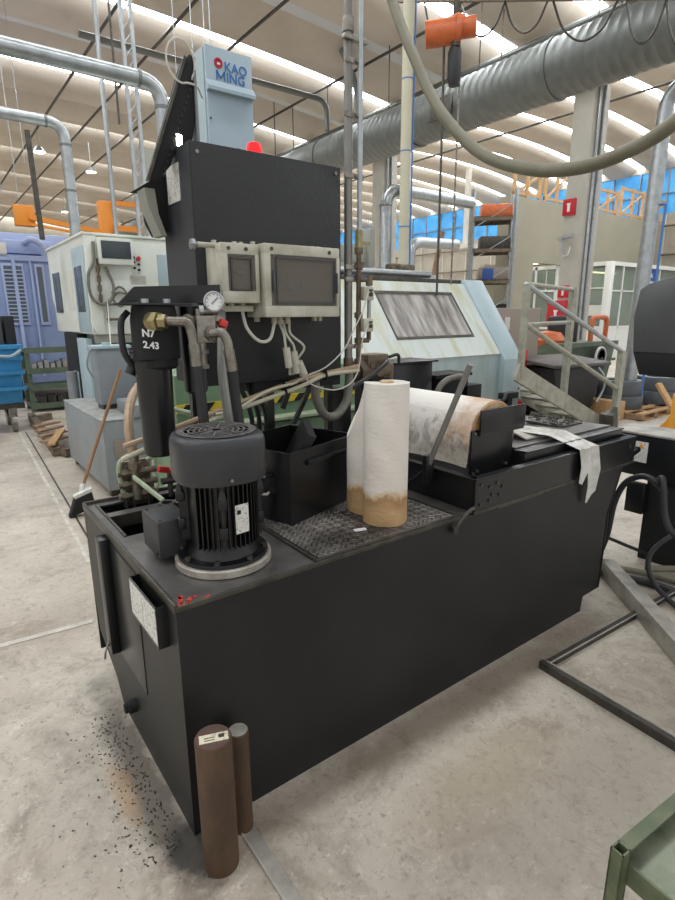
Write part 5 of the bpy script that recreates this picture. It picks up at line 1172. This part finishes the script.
tr_ = thing('work_trolley', 'green steel rack with shelves of parts beneath the lavender machine', 'rack', (1.8, 11.4, 0))
for x in (1.42, 2.25):
    for y in (11.0, 11.55): MB().box(x, x+.07, y, y+.05, 0, 1.12).build('post', 'rackgreen', tr_)
for z in (.08, .42, .7, 1.06): MB().box(1.42, 2.32, 11.0, 11.6, z, z+.05).box(1.42, 2.32, 10.98, 11.0, z-.02, z+.08).build('shelf', 'rackgreen', tr_)
m = MB()
for i in range(7): m.box(1.52+i*.1, 1.59+i*.1, 11.05, 11.3, .75, .85+.03*(i % 3))
tag(m.build('stored_parts', 'sheet'), 'grey metal parts on the upper shelf of the green rack', 'parts', kind='stuff')
m = MB()
for i in range(4): m.box(1.55+i*.16, 1.68+i*.16, 11.05, 11.3, .13, .26+.02*(i % 2))
tag(m.build('stored_parts', 'darksteel'), 'dark blocks on the bottom shelf of the green rack', 'parts', kind='stuff')
bb = thing('blue_waste_bin', 'bright blue steel waste bin on castors at the left edge', 'bin', (.4, 9.7, 0))
MB().prism([(-.5, 9.35, .42), (1.10, 9.35, .42), (1.16, 9.28, 1.25), (-.56, 9.28, 1.25)], (0, .8, 0), .01).build('bin_body', 'ltblue', bb)
m = MB()
for z in (.62, .85, 1.06): m.box(-.55, 1.17, 9.26, 9.30, z, z+.05)
m.box(-.6, 1.19, 9.24, 10.15, 1.22, 1.27); m.build('rib', 'ltblue', bb)
MB().tube([(.75, 9.2, 1.15), (1.0, 9.18, 1.12), (1.15, 9.2, 1.2)], .02, n=8).build('handle', 'paleblue', bb)
MB().box(-.45, 1.12, 9.35, 10.1, .34, .42).build('chassis', 'darksteel', bb)
for x, y in ((.95, 9.35), (-.3, 9.35), (.95, 10.0), (-.3, 10.0)):
    MB().cyl((x-.03, y, .13), (x+.03, y, .13), .13, n=20).box(x-.05, x+.05, y-.05, y+.05, .22, .36).build('castor', 'steel', bb)
for i, (x, c) in enumerate(((.35, 'hopperside'), (.62, 'taupe'), (.85, 'hopperside'), (1.02, 'blackmat'))):
    tag(MB().box(x, x+.13, 9.5, 9.9, .46, 1.62+.02*i, .004).build('waste_board', c), ('leftmost grey board', 'taupe board second from the left', 'dark grey board second from the right', 'black board nearest the right side')[i]+' standing in the blue bin', 'board')
# old pallet and wood at left
pw = thing('old_pallet', 'low worn wooden pallet frame on the floor left of the grey tank', 'pallet', (1.2, 8, 0))
for a_, b_ in (((1.0, 7.3), (1.35, 10.3)), ((1.05, 7.2), (1.5, 7.3)), ((1.1, 9.9), (1.6, 10.1))):
    MB().bar((a_[0]+.15, a_[1], .06), (b_[0]-.05, b_[1], .06), .1, .1).build('plank', 'rust', pw)
for i in range(4): MB().bar((1.06+.03*i, 7.7+i*.4, .12), (1.40+.03*i, 7.9+i*.4, .12), .12, .025).build('slat', 'woodold', pw)
MB().bar((1.1, 7.35, .15), (1.38, 8.2, .16), .09, .03).build('loose_board', 'wood', pw)

# columns and poles in left background
lp = thing('lattice_mast', 'slim white lattice mast behind the white cabinet', 'mast', (2.4, 7.65, 2.5))
MB().box(2.47, 2.51, 7.60, 7.64, 2.545, 5.9).box(2.58, 2.62, 7.57, 7.61, 2.545, 5.9).build('chord', 'galv', lp)
m = MB()
for i in range(22): z = 2.6+i*.15; m.bar((2.49, 7.62, z), (2.60, 7.59, z+.15*(1 if i % 2 else 1)), .012, .012)
m.build('lacing', 'galv', lp)
tag(MB().cyl((2.25, 7.8, 2.545), (2.25, 7.8, 6.0), .028, n=8).build('white_pole', 'galv'), 'thin white pole left of the lattice mast', 'pole')
tag(MB().cyl((2.4, 7.75, 4.0), (2.4, 7.75, 6.0), .014, n=6).build('dark_drop_cable', 'darksteel'), 'dark vertical cable between the white pole and the mast', 'cable')
tag(MB().box(3.62, 3.95, 10.6, 10.9, 0, 4.55).build('concrete_post', 'skirt'), 'grey-green post behind the white pole at left', 'post')
tag(MB().cyl((1.56, 8.87, 2.7), (1.54, 8.87, 4.05), .035, n=8).build('dark_pole', 'darksteel'), 'dark upright pole at far left above the lavender machine', 'pole')
jc = thing('jib_crane', 'orange jib crane with mast and arm far at left', 'crane', (3.1, 11.6, 0))
MB().box(3.08, 3.34, 11.6, 11.8, 0, 3.78, .01).build('mast', 'orange', jc)
MB().bar((1.9, 11.8, 3.4), (3.1, 11.7, 3.22), .1, .08).bar((1.9, 11.8, 3.28), (3.1, 11.7, 3.14), .06, .04).bar((3.3, 11.6, 3.75), (4.6, 11.2, 3.70), .1, .08).bar((3.3, 11.6, 3.3), (4.6, 11.2, 3.28), .14, .10).build('arm', 'orange', jc)
MB().box(1.68, 2.0, 11.8, 12.0, 3.25, 3.6, .01).build('trolley', 'orange', jc)
MB().box(3.25, 3.45, 11.55, 11.6, 3.1, 3.2).build('bracket', 'darksteel', jc)
for i, (x, y, z, lab) in enumerate(((5.4, 20.9, 6.3, 'upper glowing pendant lamp in the far left ceiling'), (3.6, 19.3, 6.3, 'leftmost pale pendant lamp in the far left ceiling'), (6.25, 29.3, 6.3, 'lowest and farthest pendant lamp at left'))):
    l = thing('pendant_lamp', lab, 'lamp', (x, y, z)); MB().lathe((x, y, z), [(.17, 0), (.18, .02), (.08, .14), (0, .15)], n=18).cyl((x, y, z+.14), (x, y, 7.2), .01, n=6).build('shade', 'galv', l); MB().cyl((x, y, z-.01), (x, y, z+.01), .15, n=18).build('bulb', 'lamp', l)
m = MB()
for (x, y, z0) in ((.9, 7.0, 2.9), (1.0, 8.5, 3.2), (1.5, 10, 3.4), (1.9, 11.5, 4.2), (3.1, 7, 4.6), (3.4, 7.3, 4.0), (3.1, 6.5, 3.3), (3.5, 8.5, 3.3)):
    tag(MB().cyl((x, y, z0), (x, y, 7.1), .006, n=6).build('hanging_wire', 'galv'), 'thin wire hanging from the roof at upper left', 'wire', 'thin wires hanging from the left roof')

# ================================================================== RIGHT SIDE
sc = thing('access_stairs', 'grey steel access stairs with tube handrail right of the lathe', 'stairs', (6.8, 3.7, 0))
SY = 3.9
MB().bar((5.5, SY, 1.02), (7.6, SY, -.0+.12), .05, .2, up=(0, 0, 1)).build('stringer', 'stairs', sc)
MB().bar((6.15, SY+.62, .76), (7.6, SY+.62, .12), .05, .16).build('stringer', 'stairs', sc)
for i in range(4):
    x = 6.3+i*.34; z = .72-i*.145; MB().box(x-.14, x+.14, SY+.03, SY+.6, z-.03, z, .003).build('tread', 'stairs', sc)
MB().bar((5.58, SY, .95), (5.58, SY, 2.0), .06, .06).build('post', 'stairs', sc); MB().bar((7.93, SY, 0), (7.93, SY, 1.15), .11, .08).build('post', 'stairs', sc)
MB().bar((7.54, 4.5, 0), (7.54, 4.5, 2.03), .08, .08).build('post', 'stairs', sc)
MB().cyl((5.56, SY, 2.0), (7.95, SY, 1.14), .03, n=10).build('handrail', 'galv', sc)
MB().cyl((5.6, SY, 1.56), (7.88, SY, .63), .03, n=10).build('mid_rail', 'stairs', sc)
MB().cyl((5.58, SY, 2.0), (7.54, 4.5, 2.0), .028, n=10).cyl((5.58, SY, 1.55), (7.54, 4.5, 1.55), .026, n=10).build('back_rail', 'stairs', sc)
MB().bar((7.74, 3.84, 0), (7.66, 3.84, .34), .06, .3, up=(1, 0, 0)).bar((7.45, 3.72, 0), (7.38, 3.72, .34), .2, .10).build('foot_block', 'darksteel', sc)

tc_ = thing('electric_cabinet', 'taupe electrical cabinet between lathe and stairs', 'cabinet', (7.9, 5.8, 0))
MB().box(7.2, 8.46, 5.6, 6.2, .06, 1.76, .01).build('cabinet_body', 'taupe', tc_); MB().box(7.22, 8.44, 5.62, 6.18, 0, .06).build('plinth', 'darksteel', tc_)
MB().box(7.50, 7.62, 5.588, 5.6, 1.42, 1.62).build('label', 'label', tc_); MB().box(8.0, 8.01, 5.59, 5.601, .1, 1.74).build('door_gap', 'darksteel', tc_)
tag(MB().box(7.35, 7.6, 5.2, 5.45, 0, 1.12, .01).build('red_box', 'red'), 'red box standing by the taupe cabinet behind the stairs', 'box')
wb = thing('wheeled_bin', 'dark wheeled bin with a grey-brown lid behind the stairs', 'bin', (8.1, 5, 0))
MB().prism([(7.75, 4.72, .12), (8.55, 4.62, .12), (8.75, 4.55, .86), (7.6, 4.72, .86)], (.1, .75, 0), .02).build('bin_body', 'rubber', wb)
MB().prism([(7.5, 4.65, .87), (8.75, 4.45, .87), (8.95, 5.35, .95), (7.6, 5.5, .95)], (0, 0, .05), .01).build('lid', 'lidblack', wb)
MB().tube([(8.45, 4.50, .85), (8.58, 4.46, .7), (8.6, 4.46, .5), (8.5, 4.5, .3)], .018, n=8).build('side_handle', 'galv', wb)
MB().cyl((7.9, 4.7, .09), (7.96, 4.7, .09), .09, n=16).cyl((8.45, 4.6, .09), (8.5, 4.6, .09), .09, n=16).cyl((7.9, 5.4, .09), (7.96, 5.4, .09), .09, n=16).cyl((8.45, 5.4, .09), (8.5, 5.4, .09), .09, n=16).build('castor', 'rubber', wb)
tag(MB().box(8.9, 9.35, 4.85, 5.3, 0, .62, .02).build('grey_drum_box', 'taupe'), 'grey-brown crate standing right of the wheeled bin', 'crate')
gs = thing('green_skip', 'green steel skip with a round emblem beside the column', 'skip', (10.5, 6.6, 0))
MB().prism([(9.6, 5.75, .12), (11.0, 5.7, .12), (11.1, 5.6, 1.12), (9.5, 5.75, 1.12)], (0, 1.1, 0), .02).build('skip_body', 'rackgreen', gs)
MB().box(9.45, 11.15, 5.58, 5.66, 1.06, 1.14).box(9.45, 11.15, 5.6, 5.68, .75, .8).build('rim', 'rackgreen', gs)
MB().box(9.7, 10.9, 5.8, 6.7, 0, .12).build('skid', 'darksteel', gs)
em = MB().cyl((10.45, 5.53, .86), (10.45, 5.56, .86), .19, n=20).build('emblem_plate', 'white', gs); m = MB(); m.lathe((0, 0, 0), [(.12, 0), (.15, 0), (.15, .01), (.12, .01), (.12, 0)], n=20, mtx=Matrix.Translation((10.45, 5.53, .87)) @ RXm); m.box(10.40, 10.5, 5.51, 5.53, .78, .84); m.build('emblem_ring', 'darksteel', em)
tag(MB().tube([(10.75, 5.95, 1.1), (10.75, 5.95, 1.5), (10.85, 5.95, 1.58), (11.2, 5.95, 1.58), (11.3, 5.95, 1.5), (11.3, 5.95, 1.0)], .05, n=8, sub=3).build('orange_barrow', 'hoist'), 'orange-red tube handle of a barrow sticking out of the green skip', 'barrow')
tag(MB().lathe((9.8, 6.3, 1.05), [(0, 0), (.3, 0), (.35, .12), (.25, .26), (0, .3)], n=16).build('orange_bag', 'hoist'), 'orange-red bag heaped in the green skip at left', 'bag')
tag(MB().box(10.05, 10.55, 6.1, 6.5, 1.05, 1.62, .05).build('black_sack', 'rubber'), 'black sack standing in the green skip', 'sack')

# pallets with steel rings
def pallet(x, y, lab, w=1.25, d=.85, rz=0):
    p = thing('wooden_pallet', lab, 'pallet', (x, y, 0))
    for j in (0, .5, 1): MB().box(x+j*(w-.1), x+j*(w-.1)+.1, y, y+d, 0, .09).build('block', 'woodold', p)
    m = MB()
    for i in range(5): m.box(x, x+w, y+i*(d-.1)/4, y+i*(d-.1)/4+.1, .09, .115)
    for i in (0, 2, 4): m.box(x, x+w, y+i*(d-.1)/4, y+i*(d-.1)/4+.1, -.0, .016)
    m.build('deck_boards', 'wood', p); return p
pallet(9.0, 4.0, 'wooden pallet under the left stacks of dark steel rings', 1.0, 1.1)
pallet(10.05, 3.75, 'wooden pallet under the right stacks of dark steel rings', 1.3, 1.2)
pallet(11.6, 4.0, 'wooden pallet partly hidden behind the right ring stacks', 1.3, 1.2)
def ring(x, y, z, r, h, lab):
    tag(MB().lathe((x, y, z), [(r*.55, 0), (r, 0), (r+.005, .01), (r+.005, h-.01), (r, h), (r*.55, h), (r*.55, 0)], n=36).build('steel_ring', 'tyre'), lab, 'ring', 'dark steel rings on the pallets')
for x, y, r, nm in ((9.42, 4.62, .35, 'front left'), (10.45, 4.45, .33, 'front right'), (12.1, 4.7, .4, 'far right')):
    ring(x, y, .116, r+.03, .22, 'lower dark steel ring of the %s stack on the pallets' % nm); ring(x, y, .337, r, .24, 'upper dark steel ring of the %s stack on the pallets' % nm)
tag(MB().bar((9.55, 4.05, .55), (9.4, 3.62, .06), .1, .05).build('pine_plank', 'wood'), 'pale pine plank leaning on the ring pallet', 'plank')
tag(MB().bar((9.0, 5.45, .05), (10.6, 5.2, .05), .3, .1).build('pine_board', 'wood'), 'pale boards lying behind the left ring stack', 'boards')
tag(MB().box(8.75, 8.95, 4.25, 4.75, 0, .30, .01).build('wood_scrap_crate', 'wood'), 'small wooden offcut crate left of the ring pallet', 'crate')
# storage racking left of the mezzanine wall
rk = thing('storage_rack', 'tall grey storage rack with orange beams left of the cream wall', 'rack', (15.6, 12.5, 0))
for x, y in ((15.3, 12.95), (16.2, 11.95), (16.2, 13.8), (17.0, 12.7)): MB().box(x-.05, x+.05, y-.05, y+.05, 0, 5.6).build('post', 'galv', rk)
for z in (1.5, 2.7, 3.7, 4.7): MB().bar((15.3, 12.9, z), (16.2, 12.0, z), .06, .1).bar((16.2, 13.8, z), (17.0, 12.7, z), .06, .1).build('beam', 'rust', rk)
m = MB()
for z in (1.55, 2.75, 3.75, 4.75): m.prism([(15.3, 12.9, z), (16.2, 12.0, z), (17.0, 12.7, z), (16.2, 13.8, z)], (0, 0, .03))
m.build('shelf_deck', 'darksteel', rk)
for i in range(4): MB().bar((15.3, 12.95, 1.4+i), (16.2, 11.95, 2.2+i), .03, .03).build('bracing', 'galv', rk)
for z, c, nm in ((1.58, 'blackmat', 'black'), (2.78, 'taupe', 'grey-brown'), (3.78, 'darksteel', 'dark grey'), (4.78, 'hoist', 'orange')):
    tag(MB().obox((16.15, 12.7, z+.2), (1.0, .6, .4), rz=-.75, bev=.03).build('stored_bundle', c), nm+' bundle stored on the tall rack', 'bundle')
tag(MB().obox((15.6, 12.45, 2.95), (.03, .36, .36), rz=.6, bev=.005).build('blue_rack_sign', 'bluesign'), 'small blue sign on the tall storage rack', 'sign')
tag(MB().cyl((14.2, 14.4, 0.0), (15.0, 14.0, 4.4), .08, n=8).build('leaning_tube', 'woodold'), 'long brown tube leaning in front of the far wall', 'tube')
for y, lab in ((19.0, 'pale drop post with small lamp box, right one'), (30.5, 'pale drop post near the beige pole')):
    tag(MB().box(22, 22.2, y, y+.2, 4.9, 8.3).box(21.6, 22.3, y-.5, y+.6, 4.7, 4.9).build('drop_post', 'concrete'), lab, 'post')
m = MB()

# chip conveyor at the right edge
cc = thing('chip_conveyor', 'dark chip conveyor with sloped grey discharge hood at the right edge', 'conveyor', (4.1, 1.4, 0))
MB().prism([(3.8, 1.80, 1.43), (3.8, 1.82, 1.66), (3.8, 1.80, 1.83), (3.8, 1.75, 1.865), (3.8, 1.62, 1.90), (3.8, .9, 2.06), (3.8, .9, 1.43)], (.55, 0, 0), .006).build('discharge_hood', 'darkhood', cc)
MB().prism([(3.805, 1.80, 1.43), (3.805, .9, 1.43), (3.805, .9, 1.27), (3.805, 1.745, 1.285)], (.5, 0, 0), .002).build('lower_chute', 'blackmat', cc)
MB().prism([(3.82, 1.1, .9), (3.82, .9, .9), (3.82, .5, 1.5), (3.82, .85, 1.5)], (.28, 0, 0)).build('inclined_duct', 'darkhood', cc)
MB().box(3.8, 4.1, .9, 1.86, .60, .885, .006).build('trough', 'blacksat', cc)
MB().box(3.79, 4.11, .9, 1.87, .885, .90, .003).build('trough_cover', 'sheet', cc)
sk = MB().box(3.792, 3.799, 1.62, 1.70, .70, .84).build('warning_sticker', 'label', cc, label='white and yellow warning sticker')
MB().box(3.788, 3.793, 1.65, 1.67, .80, .822).build('yellow_triangle', 'yelloworange', sk)
MB().prism([(3.85, 1.30, .0), (3.85, 1.62, .0), (3.85, 1.62, .6), (3.85, 1.30, .6)], (.24, 0, 0), .005).build('stand', 'blackmat', cc)
MB().box(3.78, 3.86, 1.60, 1.72, .34, .545, .006).build('junction_box', 'blacksat', cc)
# hoses at the right
def hose(lab, pts, r, m_='rubber'): tag(MB().tube(pts, r, n=10, sub=8).build('floor_hose', m_), lab, 'hose')
hose('upper black hose arching from the trough end to the conveyor stand', [(3.42, 1.68, .1), (3.38, 1.62, .3), (3.40, 1.61, .5), (3.42, 1.57, .64), (3.42, 1.48, .71), (3.42, 1.40, .70), (3.5, 1.36, .62)], .019)
hose('black hose dropping down in front of the conveyor stand', [(3.5, 1.42, .66), (3.45, 1.37, .72), (3.42, 1.34, .66), (3.40, 1.30, .5), (3.35, 1.2, .42), (3.3, .9, .35)], .019)
hose('grey hose bending over the floor below the stand', [(3.9, 1.0, .5), (3.7, 1.2, .42), (3.55, 1.33, .32), (3.45, 1.38, .2), (3.40, 1.32, .08), (3.3, 1.15, .03), (3.1, .8, .03)], .016, 'rubber')
hose('khaki hose lying on the floor behind the steel beam', [(3.35, 1.78, .03), (3.5, 1.6, .03), (3.62, 1.3, .03), (3.6, 1.0, .03), (3.5, .6, .03)], .02, 'khaki')
hose('dark blue-black hose lying on the floor nearest the beam', [(3.30, 1.75, .025), (3.42, 1.5, .025), (3.48, 1.25, .025), (3.42, .9, .025), (3.3, .5, .025)], .022, 'rubber')
hose('thin black cable on the floor beneath the conveyor', [(3.35, 1.9, .25), (3.55, 1.75, .2), (3.75, 1.62, .1), (3.9, 1.5, .03), (4.0, 1.2, .03)], .012)
hose('brown hose crossing under the conveyor stand', [(3.6, 1.45, .05), (3.75, 1.3, .06), (3.85, 1.15, .06), (4.0, .8, .05)], .022, 'khaki')
tag(MB().bar((3.25, 1.72, .62), (3.75, 1.66, .80), .03, .03).build('link_bar', 'blacksat'), 'black link bar between trough and conveyor', 'bar')
yg = thing('yellow_guard', 'yellow steel guard post with sloping foot at the right edge', 'guard', (5.6, 2.2, 0))
MB().box(5.55, 5.75, 2.0, 2.22, 0, .95, .02).build('post', 'yelloworange', yg); MB().prism([(5.6, 2.22, .58), (5.6, 2.34, .58), (5.6, 2.26, .68), (5.6, 2.22, .76)], (.1, 0, 0)).prism([(5.56, 2.2, 0), (5.56, 2.26, 0), (5.56, 2.36, .5), (5.56, 2.2, .62)], (.12, 0, 0), .01).build('foot', 'yelloworange', yg)

# ================================================================== LIGHT, CAMERA
W = bpy.data.worlds.new('World'); S.world = W; W.use_nodes = True
bg = W.node_tree.nodes['Background']; bg.inputs['Color'].default_value = (.97, .98, 1.0, 1); bg.inputs['Strength'].default_value = .55
cam = bpy.data.cameras.new('Camera'); co = bpy.data.objects.new('Camera', cam); COL.objects.link(co)
cam.sensor_fit = 'HORIZONTAL'; cam.sensor_width = 36; cam.lens = 36*549.3/675; cam.clip_start = .05; cam.clip_end = 200
co.matrix_world = Matrix.Translation((0, 0, 1.69)) @ Matrix.Rotation(math.radians(53.33-90), 4, 'Z') @ Matrix.Rotation(math.radians(90-13.96), 4, 'X') @ Matrix.Rotation(math.radians(-.317), 4, 'Z')
S.camera = co
S.view_settings.view_transform = 'Standard'; S.view_settings.look = 'None'; S.view_settings.gamma = 1; S.view_settings.exposure = .72
S.view_settings.use_curve_mapping = False
